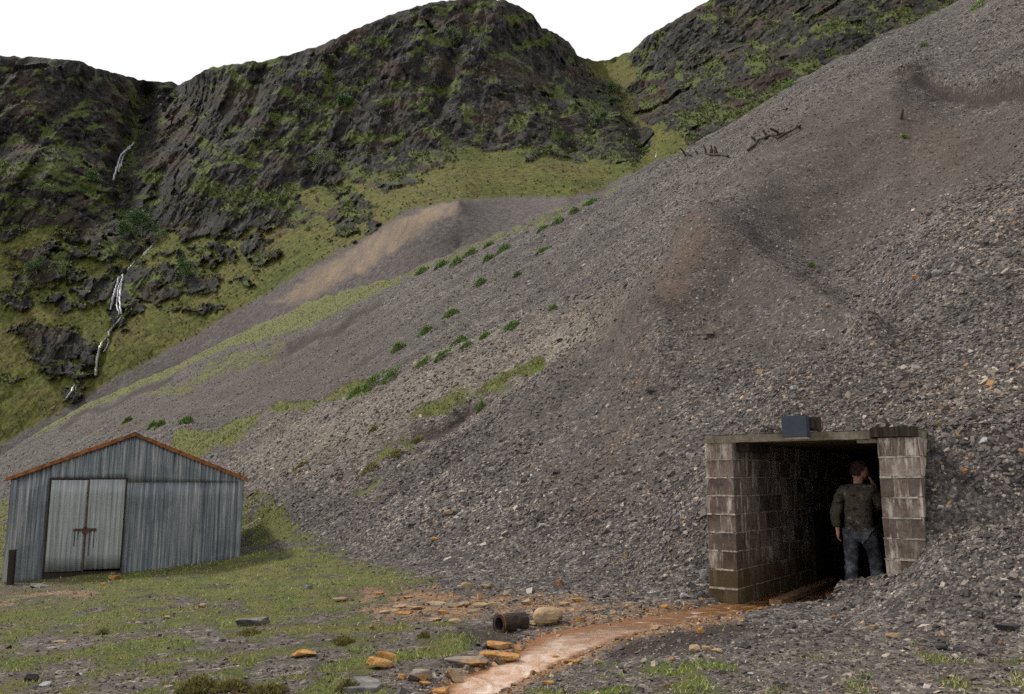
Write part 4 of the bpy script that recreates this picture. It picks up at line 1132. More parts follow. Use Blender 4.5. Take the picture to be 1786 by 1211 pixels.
rock(850, 1027, 30, 8, 'tan', 'low tan slab at the foot of the scree', .6)
rock(976, 1022, 20, 14, 'brown', 'red-brown stone on the dark scree edge above the pipe', .8)
rock(966, 1156, 22, 14, 'orange', 'rounded orange stone in the right side of the stream', .8)
rock(1000, 1158, 34, 8, 'orange', 'flat orange slab on the right bank beside the rounded orange stone', .6)
rock(918, 1175, 40, 9, 'orange', 'narrow orange slab edging the right bank near the bottom', .5)
rock(965, 1132, 22, 8, 'orange', 'thin orange stone breaking the surface in mid-stream', .6)
rock(594, 1050, 30, 9, 'half', 'flat dark-edged tan slab on the turf left of the flagged patch', .6)
rock(440, 1091, 64, 20, 'grey', 'low grey boulder sunk in the turf in the left foreground', .8, sink=.3)
rock(536, 1028, 18, 9, 'grey', 'small grey stone on the bright turf below the scree', .8)
rock(350, 1060, 16, 8, 'tan', 'small tan stone on the turf, right of the shed front', .8)
rock(290, 1080, 12, 9, 'tan', 'pale tan pebble on the turf below the shed', .8)
rock(195, 1012, 24, 9, 'orange', 'orange stone on the turf in front of the shed doors', .7)
rock(178, 1022, 12, 6, 'orange', 'smaller orange stone just left of the orange stone by the shed doors', .7)
rock(60, 1026, 42, 8, 'grey', 'flat grey slab at the left corner of the shed', .6)
rock(75, 1198, 24, 9, 'pale', 'pale flat stone in the bottom left corner', .7)
rock(105, 1121, 30, 4, 'tan', 'thin pale sliver of stone on the left turf', .3)
rock(1213, 1138, 20, 14, 'tan', 'left stone of the tan cluster right of the dark wet patch', .8)
rock(1234, 1137, 20, 12, 'tan', 'middle stone of the tan cluster right of the dark wet patch', .8)
rock(1252, 1139, 22, 9, 'tan', 'right stone of the tan cluster right of the dark wet patch', .8)
rock(1222, 1106, 15, 11, 'orange', 'orange pebble on the dark wet patch', .8)
rock(1293, 1092, 15, 9, 'grey', 'grey stone at the far edge of the dark wet patch', .8)
rock(1226, 1012, 12, 26, 'pale', 'pale blue slate standing upright beside the left pillar of the adit', .4, sink=.05, tilt=(0, 6))
rock(1196, 1044, 18, 13, 'pale', 'pale blue stone at the foot of the scree left of the adit', .8)
rock(783, 899, 17, 13, 'tan', 'tan block lying on the lower scree', .8)
rock(758, 943, 15, 7, 'orange', 'orange chip on the lower scree left of the adit', .7)
rock(946, 921, 20, 9, 'pale', 'flat pale slate on the lower scree between the shed and the adit', .5)
rock(1142, 682, 34, 12, 'grey', 'flat grey slab half way up the slope above the adit', .4)
rock(1328, 652, 14, 10, 'tan', 'small tan block on the slope above the adit', .8)
rock(1385, 680, 20, 9, 'pale', 'pale slate sliver on the slope straight above the blue box', .4)
rock(1582, 698, 14, 12, 'tan', 'tan stone on the slope above the right pillar', .6, tilt=(0, -30))
rock(1683, 561, 24, 15, 'grey', 'rounded grey boulder on the upper right slope', .8)
rock(1638, 478, 32, 11, 'pale', 'long pale slate high on the right slope', .35, tilt=(0, -24))
rock(1598, 486, 16, 11, 'orange', 'rusty stone left of the long pale slate', .8)
rock(1720, 773, 20, 14, 'pale', 'pale block on the slope right of the adit roof', .8)
rock(1448, 534, 14, 7, 'tan', 'small cream stone in the hollow of the right slope', .7)
rock(1523, 1098, 20, 8, 'tan', 'tan slab on the right foreground scree, left of the long one', .6)
rock(1563, 1114, 30, 10, 'tan', 'long tan slab on the right foreground scree', .45)
rock(1645, 1134, 24, 12, 'dark', 'left dark stone in the right foreground turf', .8)
rock(1676, 1136, 26, 10, 'dark', 'right dark stone in the right foreground turf', .8)
rock(1766, 1100, 46, 16, 'dark', 'large dark slate at the right edge of the picture', .6)
rock(1748, 1126, 16, 9, 'brown', 'pinkish stone in the right foreground below the large dark slate', .8)
rock(1310, 1178, 14, 5, 'pale', 'white chip on the bottom right turf', .7)
rock(1164, 1200, 14, 7, 'brown', 'red-brown chip at the bottom of the picture right of the stream', .8)
FL = [(683,1068,26),(703,1072,22),(722,1064,30),(745,1076,18),(757,1056,32),(772,1072,18),(790,1060,30),(812,1056,26),(838,1060,28),(756,1084,26),(796,1087,26),(700,1060,34),(864,1057,24),(668,1070,18),(828,1070,20),(880,1062,18),(1010,1050,22),(985,1058,18),(660,1038,16),(712,1044,14),(884,1038,16),(1095,1060,12),(735,1056,16)]
rows_ = {0: [], 1: [], 2: []}
for f_ in FL: rows_[0 if f_[1] < 1053 else 1 if f_[1] <= 1066 else 2].append(f_)
ORD = ['leftmost', 'second', 'third', 'fourth', 'fifth', 'sixth', 'seventh', 'eighth', 'ninth', 'tenth', 'eleventh', 'twelfth']
def fl_label(f_):
    r_ = 0 if f_[1] < 1053 else 1 if f_[1] <= 1066 else 2; k = sorted(rows_[r_]).index(f_)
    rn = ['back', 'middle', 'front'][r_]
    return ('leftmost thin orange-tan slab' if k == 0 else 'thin orange-tan slab, ' + ORD[k] + ' from the left') + ' in the ' + rn + ' row of the flagged patch'
for x, y, w_ in FL:
    rock(x, y, w_ * random.uniform(.95, 1.35), random.uniform(6, 10), random.choice(['orange', 'tan', 'tan', 'half']), fl_label((x, y, w_)), .7, group='thin slabs of the flagged patch', sink=.25)
# grey flagstone at the bottom
h = hit_ground(640, 1200)
bm = bmesh.new(); out_ = [(-.17, -.13), (.10, -.13), (.12, .02), (.07, .16), (-.04, .30), (-.16, .28), (-.09, .10), (-.04, -.02), (-.16, -.05)]
lo = [bm.verts.new((x, y, 0)) for x, y in out_]; hi = [bm.verts.new((x * .98, y * .98, .05 + random.uniform(-.004, .004))) for x, y in out_]
bm.faces.new(hi); bm.faces.new(lo[::-1])
for i in range(len(out_)): bm.faces.new((lo[i], lo[(i + 1) % len(out_)], hi[(i + 1) % len(out_)], hi[i]))
bmesh.ops.bevel(bm, geom=[e for e in bm.edges], offset=.006, segments=1, affect='EDGES')
o = link('flagstone', bm_mesh('flagstone', bm), RK['grey']); o.location = (h.x, h.y, h.z - .02)
tag(o, 'flat grey notched flagstone at the bottom of the picture under the thick orange slab', 'flagstone')

# rusty hollow pipe
XR = [(905,1166,20,9,'orange','small orange slab on the left bank just below the jutting slab'),(842,1178,22,9,'orange','orange stone left of the stream between the long slab and the tilted tan slab'),(742,1196,26,8,'orange','thin orange stone just right of the blocky grey and orange rock'),(1020,1124,18,8,'orange','small orange stone at mid-stream near the dark wet patch'),(1060,1104,22,7,'tan','flat tan stone in the stream above the dark wet patch'),(1010,1085,24,9,'orange','orange slab on the far bank right of the large tan boulder'),(1070,1072,20,8,'tan','tan slab on the far bank half way to the adit'),(1160,1062,18,8,'orange','orange slab on the far bank near the adit'),(955,1195,24,8,'orange','orange stone on the right bank at the bottom of the picture'),(1045,1158,20,8,'tan','tan stone at the near edge of the dark wet patch')]
for a in XR: rock(a[0], a[1], a[2], a[3], a[4], a[5], .65)
h = hit_ground(862, 1104); D = h.y
pipe = empty('iron_pipe', (h.x + .05, h.y + .02, h.z + .085), R(38)); tag(pipe, 'dark hollow iron pipe stub lying beside the stream', 'pipe')
MAT_PIPE = mat_plain('corroded iron', [(.3, (.010, .008, .008)), (.55, (.040, .028, .022)), (.75, (.10, .06, .035))], 14, .9, bump=1.0)
bm = bmesh.new(); N_ = 22; rings = []
for i in range(15):
    t = i / 14; x = t * .34
    ro = [.100 * (1 + .10 * perlin(math.cos(2 * math.pi * k / N_) * 2, math.sin(2 * math.pi * k / N_) * 2, x * 9) ) for k in range(N_)]
    rings.append(([bm.verts.new((x, math.cos(2 * math.pi * k / N_) * ro[k], math.sin(2 * math.pi * k / N_) * ro[k])) for k in range(N_)],
                  [bm.verts.new((x, math.cos(2 * math.pi * k / N_) * .070, math.sin(2 * math.pi * k / N_) * .070)) for k in range(N_)]))
for (a, b), (c0, d) in zip(rings[:-1], rings[1:]):
    for k in range(N_):
        k2 = (k + 1) % N_; bm.faces.new((a[k], c0[k], c0[k2], a[k2])); bm.faces.new((b[k], b[k2], d[k2], d[k]))
for a, b in (rings[0], rings[-1]):
    for k in range(N_): bm.faces.new((a[k], a[(k + 1) % N_], b[(k + 1) % N_], b[k]))
link('barrel', bm_mesh('barrel', bm, False), MAT_PIPE, pipe)
bm = bmesh.new(); tube(bm, [(-.004, .0, 0), (.012, 0, 0)], [.112, .112], 22, True, .03)
bmesh.ops.delete(bm, geom=[f for f in bm.faces if len(f.verts) > 4], context='FACES_ONLY')
inner = [v for v in bm.verts]
link('rim', bm_mesh('rim', bm), MAT_RUST, pipe)

# ================================================================== FERN CLUMPS
def leaf_mat(name, c0, c1, scale=3):
    M = Mat(name, .7, .25); M.col(M.mix(M.noise(scale, 4, .7), c0, c1))
    M.b.inputs['Subsurface Weight'].default_value = 0
    return M.m
MAT_FERN = leaf_mat('parsley fern', (.045, .095, .016), (.14, .22, .035))
MAT_OLIVE = leaf_mat('moss and rough grass', (.11, .11, .03), (.27, .23, .085))
def clump(px, py, wp, hp_, label, mat=None, name='fern_clump', cat='fern', group='fern clumps on the scree', ang=0.0, n=None):
    h = hit_ground(px, py + hp_ * .4)
    if h is None: return
    D = h.y; a = wp * D / F / 2 * 1.12; b = a * .75; hh = hp_ * D / F * .8
    n = n or int(110 + wp * 9); T = []; 
    for _ in range(n):
        r_ = math.sqrt(random.random()); th = random.uniform(0, 6.283); lump = .75 + .3 * math.sin(th * 3 + px)
        x, y = a * r_ * math.cos(th) * lump, b * r_ * math.sin(th) * lump
        x2 = x; z = hh * (1 - r_ * r_) * random.uniform(.35, 1.0) + x * math.tan(ang)
        s = max(.020, 2.1 * D / F) * random.uniform(.6, 1.5)
        d = Vector((x / a * .8 + random.uniform(-.6, .6), y / b * .8 + random.uniform(-.6, .6), random.uniform(.5, 1.3))).normalized()
        sd_ = d.cross(Vector((random.uniform(-1, 1), random.uniform(-1, 1), .3))).normalized() * s * .5
        c0 = Vector((x2, y, z)); T.append((c0 - sd_ * .5, c0 + d * s * .5 + sd_, c0 + d * s * 1.4, c0 + d * s * .5 - sd_))
    V = np.array([v for t in T for v in t]); zoff = np.array([float(surf(h.x + a * .0, h.y))])
    gx_, gy_ = V[:, 0] + h.x, V[:, 1] + h.y
    V[:, 2] += surf_carved(gx_, gy_) - h.z
    o = link(name, np_mesh(name, V, np.arange(len(V)).reshape(-1, 4)), mat or MAT_FERN); o.location = h
    return tag(o, label, cat, group)
C_ = clump
C_(785,545,28,13,'fern clump highest in the diagonal row of round clumps across the middle scree')
C_(741,576,24,14,'round fern clump second from the bottom of the diagonal row on the middle scree')
C_(693,604,26,16,'round dark fern clump lowest in the diagonal row on the middle scree')
C_(836,491,22,14,'fern clump alone on the fine scree just under the turf crest')
C_(892,567,26,13,'bright slanting fern clump low on the pale stony lobe')
C_(963,537,14,10,'small fern clump at the upper end of the pale stony lobe')
C_(945,437,28,8,'thin fern patch above the fine grey scree under the crest')
C_(901,478,14,9,'small dark fern clump right of the one under the turf crest')
C_(802,592,30,13,'fern clump above two others at the middle of the stony lobe edge')
C_(812,601,20,10,'small fern clump tucked below its neighbour at the stony lobe edge')
C_(845,585,18,8,'faint fern clump between the pair and the bright slanting one')
C_(768,620,34,12,'long fern strip right of its twin along the stony lobe edge', ang=.3)
C_(735,633,30,11,'long fern strip left of its twin along the stony lobe edge', ang=.3)
C_(678,656,42,18,'big bright fern bed, right half, above the shed slope', ang=.35)
C_(648,664,48,20,'big bright fern bed, left half, above the shed slope', ang=.35)
C_(618,684,34,10,'lowest thin end of the bright fern bed above the shed slope', ang=.3)
C_(838,706,14,12,'small fern clump at the upper end of the eroded turf bank')
C_(735,472,24,11,'fern clump at the left end of the row along the crest')
C_(768,461,26,14,'second fern clump from the left along the crest')
C_(795,455,22,16,'third fern clump from the left along the crest')
C_(820,440,26,12,'broad fern clump on the crest between the dark and round ones')
C_(850,449,20,12,'round fern clump standing clear below the crest')
C_(876,434,26,13,'dark fern clump right of the round one below the crest')
C_(851,427,18,9,'small fern clump right on the skyline of the crest')
C_(973,384,24,11,'fern patch half way up the bouldery upper crest')
C_(1000,367,18,12,'dark green fern clump on the bouldery upper crest')
C_(1030,352,26,9,'topmost fern clump on the bouldery upper crest')
C_(945,398,20,8,'thin fern patch at the lower end of the bouldery crest')
C_(222,732,15,12,'small fern clump left of the shed ridge on the scree')
C_(264,742,16,12,'left one of two fern clumps touching right behind the shed roof')
C_(279,739,18,13,'right one of two fern clumps touching right behind the shed roof')
C_(325,732,24,14,'fern clump on the scree just above the green turf ribbon')
C_(1704,10,52,12,'long fern strip at the top edge of the picture', ang=.45)
C_(1611,78,12,9,'small fern clump high on the upper right slope')
C_(1578,238,9,7,'tiny fern clump under the leaning post on the right slope')
C_(1416,462,12,10,'tiny fern clump in the middle of the right slope')
C_(1372,148,30,10,'fern patch on the skyline by the upper slope', ang=.3)
C_(1250,1022,18,14,'bright green fern growing at the foot of the left adit pillar', group=None)
C_(725,768,20,8,'dull green tuft below the eroded turf bank', MAT_OLIVE, 'grass_tuft', 'tuft', 'tufts on the lower scree')
C_(690,790,26,12,'pale green tuft in the middle of the lower scree', MAT_OLIVE, 'grass_tuft', 'tuft', 'tufts on the lower scree')
C_(645,815,34,14,'broad dull tuft low on the scree right of the shed', MAT_OLIVE, 'grass_tuft', 'tuft', 'tufts on the lower scree')
C_(524,812,22,8,'small brown tuft on the scree right of the shed roof', MAT_OLIVE, 'grass_tuft', 'tuft', 'tufts on the lower scree')
C_(650,748,14,10,'small tuft left of the eroded turf bank', MAT_OLIVE, 'grass_tuft', 'tuft', 'tufts on the lower scree')
C_(597,1117,34,14,'yellow-green moss cushion left of the flagged patch', MAT_OLIVE, 'moss_cushion', 'moss', 'moss cushions in the foreground')
C_(740,1108,18,12,'small brown moss cushion above the blocky rock', MAT_OLIVE, 'moss_cushion', 'moss', 'moss cushions in the foreground')
C_(345,1196,70,26,'large brown-green tussock at the bottom edge, left one', MAT_OLIVE, 'grass_tussock', 'tussock', 'tussocks at the bottom edge', n=1800)
C_(405,1198,60,20,'tussock at the bottom edge, right of the largest', MAT_OLIVE, 'grass_tussock', 'tussock', 'tussocks at the bottom edge', n=1400)
C_(470,1203,60,16,'low tussock at the bottom edge, farthest right', MAT_OLIVE, 'grass_tussock', 'tussock', 'tussocks at the bottom edge', n=1200)
C_(605,1198,36,20,'brown tussock left of the grey flagstone', MAT_OLIVE, 'grass_tussock', 'tussock', None, n=700)
C_(433,1104,34,9,'brown tuft below the low grey boulder', MAT_OLIVE, 'grass_tuft', 'tuft', None)
C_(180,1103,20,8,'orange-brown tuft on the left turf', MAT_OLIVE, 'grass_tuft', 'tuft', None)

# ================================================================== TREES on the crags
MAT_TR1 = leaf_mat('dark tree leaves', (.022, .055, .014), (.065, .115, .028), .5)
MAT_TR2 = leaf_mat('pale birch leaves', (.05, .085, .03), (.15, .19, .07), .5)
MAT_BARK = mat_plain('grey bark', [(.3, (.05, .045, .04)), (.7, (.20, .18, .16))], 2)
def tree(px, py, wp, hp_, label, mat, name='rowan_tree', airy=False):
    h = hit_hill(px, py)
    if h is None: return
    D = h.y; H_ = hp_ * D / F; W_ = wp * D / F
    root = empty(name, (h.x, h.y + .3, h.z - .3)); tag(root, label, 'tree', 'trees on the crag ledges')
    bm = bmesh.new()
    tube(bm, [(0, 0, 0), (.04 * H_, 0, H_ * .3), (-.02 * H_, .0, H_ * .62), (.02 * H_, 0, H_ * .85)], [H_ * .035, H_ * .026, H_ * .016, H_ * .006], 6)
    blobs = []
    for k in range(9 if not airy else 7):
        th = k * 2.4 + px; zz = random.uniform(.35, .95); rr = W_ * .5 * random.uniform(.25, .85) * (1.15 - abs(zz - .6))
        e = Vector((rr * math.cos(th), rr * math.sin(th), H_ * zz)); s0 = Vector((0, 0, H_ * (zz * .55)))
        tube(bm, [s0, (s0 + e) / 2 + Vector((0, 0, H_ * .03)), e], [H_ * .014, H_ * .009, H_ * .004], 5); blobs.append(e)
    link('trunk', bm_mesh('trunk', bm), MAT_BARK, root)
    T = []; nL = int((46 if airy else 95) * wp)
    for _ in range(nL):
        b_ = random.choice(blobs); r_ = W_ * random.uniform(.10, .23)
        c0 = b_ + Vector((random.gauss(0, 1), random.gauss(0, 1), random.gauss(0, .8))) * r_ * .6
        s = .9 * D / F * random.uniform(.6, 1.5) * (.8 if airy else 1)
        d = Vector((random.gauss(0, 1), random.gauss(0, 1), random.gauss(0, 1))).normalized(); q = d.orthogonal().normalized() * s * .6; d = d * s
        T.append((c0 - d, c0 + q, c0 + d, c0 - q))
    V = np.array([v for t in T for v in t])
    link('crown', np_mesh('crown', V, np.arange(len(V)).reshape(-1, 4)), mat, root)
tree(243, 425, 58, 58, 'dark bushy tree at the head of the lower cascade', MAT_TR1)
tree(216, 414, 30, 30, 'smaller bushy tree just left of the dark one above the cascade', MAT_TR1)
tree(280, 425, 22, 34, 'slim pale tree right of the dark bushy tree', MAT_TR2, airy=True)
tree(566, 298, 46, 52, 'pale birch with a thin white trunk on the crag foot', MAT_TR2, 'birch_tree', True)
tree(320, 496, 34, 50, 'lone green tree at the right end of the cascade outcrop', MAT_TR1)
tree(60, 486, 34, 44, 'dark tree on the face of the leftmost outcrop', MAT_TR1)
tree(1052, 222, 28, 36, 'green tree at the right edge of the central crag', MAT_TR1)
tree(1070, 172, 40, 32, 'bushy tree in the gully below the pass', MAT_TR2)
tree(1072, 190, 26, 26, 'low bushy tree under the one in the gully', MAT_TR1)
tree(790, 76, 46, 42, 'pale tree high under the summit of the central crag', MAT_TR2, airy=True)
tree(845, 92, 26, 46, 'narrow pale tree right of the one under the summit', MAT_TR2, airy=True)
tree(534, 205, 22, 40, 'slim tree on a mid ledge above the birch', MAT_TR1)
tree(90, 348, 26, 36, 'pale tree low on the left crag', MAT_TR2, airy=True)
tree(600, 186, 30, 22, 'small bushy tree in mid crag left of the long green ledge', MAT_TR1)
tree(160, 320, 30, 24, 'bush just left of the upper waterfall foot', MAT_TR1, 'rowan_tree')

# ================================================================== BROKEN STAKES on the tip
def stake(bm, h, dx, dy, dz, r_): tube(bm, [h, (h[0] + dx * .5, h[1] + dy * .5, h[2] + dz * .5), (h[0] + dx, h[1] + dy, h[2] + dz)], [r_, r_ * .9, r_ * .8], 6)
def wreck(name, label, px, py, stakes, rails, cat='stakes', group=None, rough=.065):
    h = hit_ground(px, py); D = h.y; k = D / F
    root = empty(name, h); tag(root, label, cat, group)
    for a, b, c0, d in stakes:    # pixel offsets of foot and of tip
        g = hit_ground(px + a, py + b); bm = bmesh.new(); p0 = g - h
        tube(bm, [p0 - Vector((0, 0, .15)), p0 + Vector(((c0 - a) * k * .5, 0, (b - d) * k * .5)), p0 + Vector(((c0 - a) * k, .05, (b - d) * k))], [rough, rough * .9, rough * .65], 6)
        link('stake', bm_mesh('stake', bm), MAT_TIM, root)
    for pts, th in rails:
        bm = bmesh.new(); q = []
        for a, b in pts: g = hit_ground(px + a, py + b); q.append(g - h + Vector((0, -.1, .10)))
        tube(bm, q, [th * k * random.uniform(.2, .36) for _ in q], 7, True, .25); link('rail', bm_mesh('rail', bm), MAT_TIM, root)
wreck('leaning_stake', 'single dark stake leaning on the right slope below the slip edge', 1570, 208, [(0, 0, 8, -20)], [], 'stake')
wreck('leaning_stake', 'leftmost leaning stake near the skyline of the tip', 1198, 272, [(0, 0, -12, -16)], [([(-2, -2), (6, 3)], 4)], 'stake')
wreck('leaning_stake', 'small broken stake between the leftmost stake and the stake cluster', 1218, 269, [(0, 0, -5, -7)], [], 'stake')
wreck('broken_fence', 'cluster of thin upright stakes on a low rail on the tip', 1245, 272, [(-12, -3, -18, -22), (-6, 0, -5, -14), (-2, 0, -4, -21), (8, 0, 2, -18), (3, 0, 1, -12)], [([(-12, 0), (0, 2), (10, 2), (16, 4), (24, 5)], 5)], 'fence', rough=.06)
wreck('timber_revetment', 'collapsed timber revetment with slanting stakes on the tip', 1340, 246, [(-19, 2, -30, -10), (0, -4, -9, -22), (26, -10, 3, -24), (58, -22, 50, -28)], [([(-36, 22), (-26, 14), (-18, 3), (-6, 0), (2, -4)], 9), ([(2, -4), (14, -4), (28, -10)], 6), ([(14, 2), (26, -6), (40, -12), (56, -22)], 7)], 'revetment')
# ================================================================== LOOSE STONES (uncountable) and TURF BLADES
def sample_uD(n, u0, u1, d0, d1, seed):
    rs = np.random.RandomState(seed); keep = []
    tot = 0
    while tot < n:
        m = n * 3
        u = rs.uniform(u0, u1, m); D = np.exp(rs.uniform(math.log(d0), math.log(d1), m))
        z0 = base_z(u * D, D); z1 = base_z(u * D * 1.02, D * 1.02)
        w_ = ((z1 - EYE) / (D * 1.02) - (z0 - EYE) / D) / .02
        ok = rs.uniform(0, .62, m) < w_
        keep.append(np.stack([u[ok], D[ok]], 1)); tot += ok.sum()
    a = np.concatenate(keep)[:n]; return a[:, 0] * a[:, 1], a[:, 1]
CUBE = np.array([[x, y, z] for z in (-1, 1) for y in (-1, 1) for x in (-1, 1)], float)
CF = np.array([(0,2,3,1),(4,5,7,6),(0,1,5,4),(2,6,7,3),(0,4,6,2),(1,3,7,5)])
def stones(name, label, x, y, size, flat, rgb, seed, lift=.25, tiltamp=.42):
    rs = np.random.RandomState(seed); n = len(x)
    z = surf_carved(x, y, over=True); e = .12
    zx = (surf_carved(x + e, y, over=True) - z) / e; zy = (surf_carved(x, y + e, over=True) - z) / e
    zx = np.clip(zx, -1.0, 1.0); zy = np.clip(zy, -1, 1.0)
    N = np.stack([-zx, -zy, np.ones(n)], 1) + rs.normal(size=(n, 3)) * tiltamp
    N /= np.linalg.norm(N, axis=1)[:, None]
    t = rs.normal(size=(n, 3)); T = t - (t * N).sum(1)[:, None] * N; T /= np.linalg.norm(T, axis=1)[:, None]; B = np.cross(N, T)
    pro = CUBE[None] * np.array([1, 1, 1]) + rs.uniform(-.42, .42, (n, 8, 3))
    pro[:, 4:, :2] *= rs.uniform(.55, .95, (n, 1, 1))
    dims = np.stack([size * .5, size * .5 * rs.uniform(.45, .95, n), size * .5 * flat], 1)
    L_ = pro * dims[:, None, :]
    W = L_[:, :, 0:1] * T[:, None] + L_[:, :, 1:2] * B[:, None] + L_[:, :, 2:3] * N[:, None]
    C0 = np.stack([x, y, z + size * flat * lift], 1)
    V = (W + C0[:, None]).reshape(-1, 3)
    Fq = (CF[None] + (np.arange(n) * 8)[:, None, None]).reshape(-1, 4)
    me = np_mesh(name, V, Fq)
    cattr(me, 'tone', np.repeat(rgb, 8, 0))
    return tag(link(name, me, MAT_ST), label, kind='stuff')
M = Mat('loose slate', .85, .3)
ca = M.attr('tone', 'Color')
c = M.mix(M.ramp(M.noise(35, 4, .75), [(.35, .45), (.65, 0)]), ca, (.05, .044, .044))
M.col(c); M.bump(M.noise(70, 3, .7), .35, .006)
MAT_ST = M.m
def tones(n, seed, tan, orange):
    rs = np.random.RandomState(seed); q = rs.uniform(0, 1, n) ** 1.0
    pal = np.array([(.020, .018, .019), (.050, .045, .046), (.085, .076, .074), (.135, .122, .116), (.21, .185, .165), (.42, .385, .35)])
    pos = np.array([0, .25, .5, .75, .92, 1.0])
    g = np.stack([np.interp(q, pos, pal[:, k]) for k in range(3)], 1)
    pt = np.array([(.050, .041, .034), (.12, .10, .084), (.21, .18, .145), (.40, .35, .29)]); q2 = rs.uniform(0, 1, n)
    tt_ = np.stack([np.interp(q2, [0, .4, .75, 1], pt[:, k]) for k in range(3)], 1)
    po = np.array([(.16, .075, .03), (.34, .19, .08), (.46, .33, .19)]); oo = np.stack([np.interp(q2, [0, .6, 1], po[:, k]) for k in range(3)], 1)
    g = np.where((rs.uniform(0, 1, n) < .10 + .6 * tan)[:, None], tt_, g)
    g = np.where((rs.uniform(0, 1, n) < .015 + .75 * orange)[:, None], oo, g)
    return g * rs.uniform(.85, 1.15, (n, 1)) * np.array([[.98, .925, .89]])
def scatter(n, seed, med, sig, u0=-.80, u1=.80, d0=4.0, d1=130, name='loose_stones', label='', flat=(.16, .5), gk=.92, far=.0014, cap=.15):
    rs = np.random.RandomState(seed + 100)
    x, y = sample_uD(n, u0, u1, d0, d1, seed)
    _, px_, py_, sc_, sm_ = surf_carved(x, y, True)
    g, r, w_, o, t, f = ground_masks(x, y, px_, py_, sc_)
    l1, l2 = adit_loc(x, y)
    inside = ((l1 > -.42) & (l1 < OPEN_W + .46) & (l2 > -.03) & (l2 < TUN_L + .1)) | ((l1 > -.45) & (l1 < 1.15) & (l2 > -.5) & (l2 <= 0))
    so_ = surf(x, y); inside &= ~((l2 > .35) & (so_ > ROOF_Z + .11))
    u = x / y; Dc = np.interp(u, cu, cD)
    patch = fbm(x / 2.2, y / 2.2, 5.0, 3)
    pk = (1 - gk * np.clip(g * 1.3, 0, 1)) * (1 - .55 * f) * (1 - .5 * w_) * np.clip(.85 + .5 * patch, .2, 1) * (1 - .92 * np.clip(sc_ * 1.3, 0, 1))
    sx_ = (x - shed.location.x) * math.cos(SROT) + (y - shed.location.y) * math.sin(SROT); sy_ = -(x - shed.location.x) * math.sin(SROT) + (y - shed.location.y) * math.cos(SROT)
    ins_shed = (sx_ > -.1) & (sx_ < SW + .1) & (sy_ > -.12) & (sy_ < SD + .1)
    ok = (rs.uniform(0, 1, n) < pk) & (sm_ < .3) & ~inside & ~ins_shed & (y < Dc + 1.5)
    x, y, t, o, f, g = x[ok], y[ok], t[ok], o[ok], f[ok], g[ok]; m = len(x)
    a_, b_ = -UHY * x + UHX * y, UHX * x + UHY * y
    st_ = fbm(a_ / 1.6, b_ / 9.0, 21.0, 4) * sstep(9, 16, y) + .5 * fbm(x / 5., y / 5., 31., 3)
    rr_ = r[ok][:, None] * .55; tm = np.clip(1 + .50 * st_ - .22 * f, .45, 1.6)[:, None] * ((1 - rr_) + rr_ * np.array([[1.15, .72, .52]]))
    slope = sstep(-.2, 1.2, plane(x, y) - floor_(x, y)); foot = np.exp(-((plane(x, y) - floor_(x, y) - 1.0) / 1.5) ** 2)
    size = med * np.exp(rs.normal(0, sig, m)) * (1 + .22 * t - .35 * f) * (.62 + .38 * slope) * (1 + .18 * foot) + far * np.maximum(y - 9, 0)
    size = np.minimum(size, cap + .004 * y)
    return stones(name, label, x, y, size, rs.uniform(flat[0], flat[1], m), tones(m, seed + 3, t, o) * tm, seed + 9)
scatter(260000, 1, .026, .48, name='loose_stones', label='grey slate chips covering the spoil slope')
scatter(24000, 2, .046, .45, name='loose_stones', label='larger grey slate pieces among the chips', far=.0020)
scatter(60000, 5, .020, .35, d0=5.0, d1=15, name='gravel', label='fine slate gravel in the foreground', far=.001, gk=.6)
scatter(5000, 6, .045, .5, d0=5.0, d1=20, name='loose_stones', label='scattered stones lying in the turf', gk=-.2)

# ochre-coated stones along both banks
rs = np.random.RandomState(5); bxs, bys = [], []
for pts in (STREAM_L[1:-1], STREAM_R[2:-1]):
    q0, q1 = resample(pts, 400); q0 = q0 + rs.normal(0, 9, 400); q1 = q1 + rs.normal(0, 4, 400); X_, Y_ = on_water(q0, q1); bxs.append(X_); bys.append(Y_)
bxs = np.concatenate(bxs); bys = np.concatenate(bys); la, lb = adit_loc(bxs, bys); k_ = (lb < -.15) & (bys > 5); bxs, bys = bxs[k_], bys[k_]
stones('ochre_stones', 'small ochre-coated stones along both stream banks', bxs, bys, .035 * np.exp(rs.normal(0, .45, len(bxs))), rs.uniform(.25, .55, len(bxs)), tones(len(bxs), 8, np.full(len(bxs), .4), np.full(len(bxs), .9)), 12)

# turf blades
rs = np.random.RandomState(77)
x, y = sample_uD(230000, -.75, .75, 5.2, 26, 21); x2, y2 = sample_uD(200000, -.75, .35, 24, 150, 22)
x, y = np.concatenate([x, x2]), np.concatenate([y, y2])
_, px_, py_, sc_, sm_ = surf_carved(x, y, True)
g, r, w_, o, t, f = ground_masks(x, y, px_, py_, sc_)
cl = fbm(x / .35, y / .35, 2.0, 3)
sx_ = (x - shed.location.x) * math.cos(SROT) + (y - shed.location.y) * math.sin(SROT); sy_ = -(x - shed.location.x) * math.sin(SROT) + (y - shed.location.y) * math.cos(SROT)
ok = (rs.uniform(0, 1, len(x)) < sstep(.35, .8, g + .55 * cl)) & (sm_ < .05) & ~((sx_ > 0) & (sx_ < SW) & (sy_ > 0) & (sy_ < SD))
x, y, cl = x[ok], y[ok], cl[ok]; n = len(x); z = surf_carved(x, y)
hgt = rs.uniform(.010, .030, n) * (1 + .5 * cl) * (1 + y / 30) * np.where(y > 25, 1.6, 1.0); th = rs.uniform(0, 6.283, n); wd = .0022 + .00045 * y
dx, dy = np.cos(th) * wd, np.sin(th) * wd; lx_, ly_ = rs.normal(0, .6, n) * hgt, rs.normal(0, .6, n) * hgt
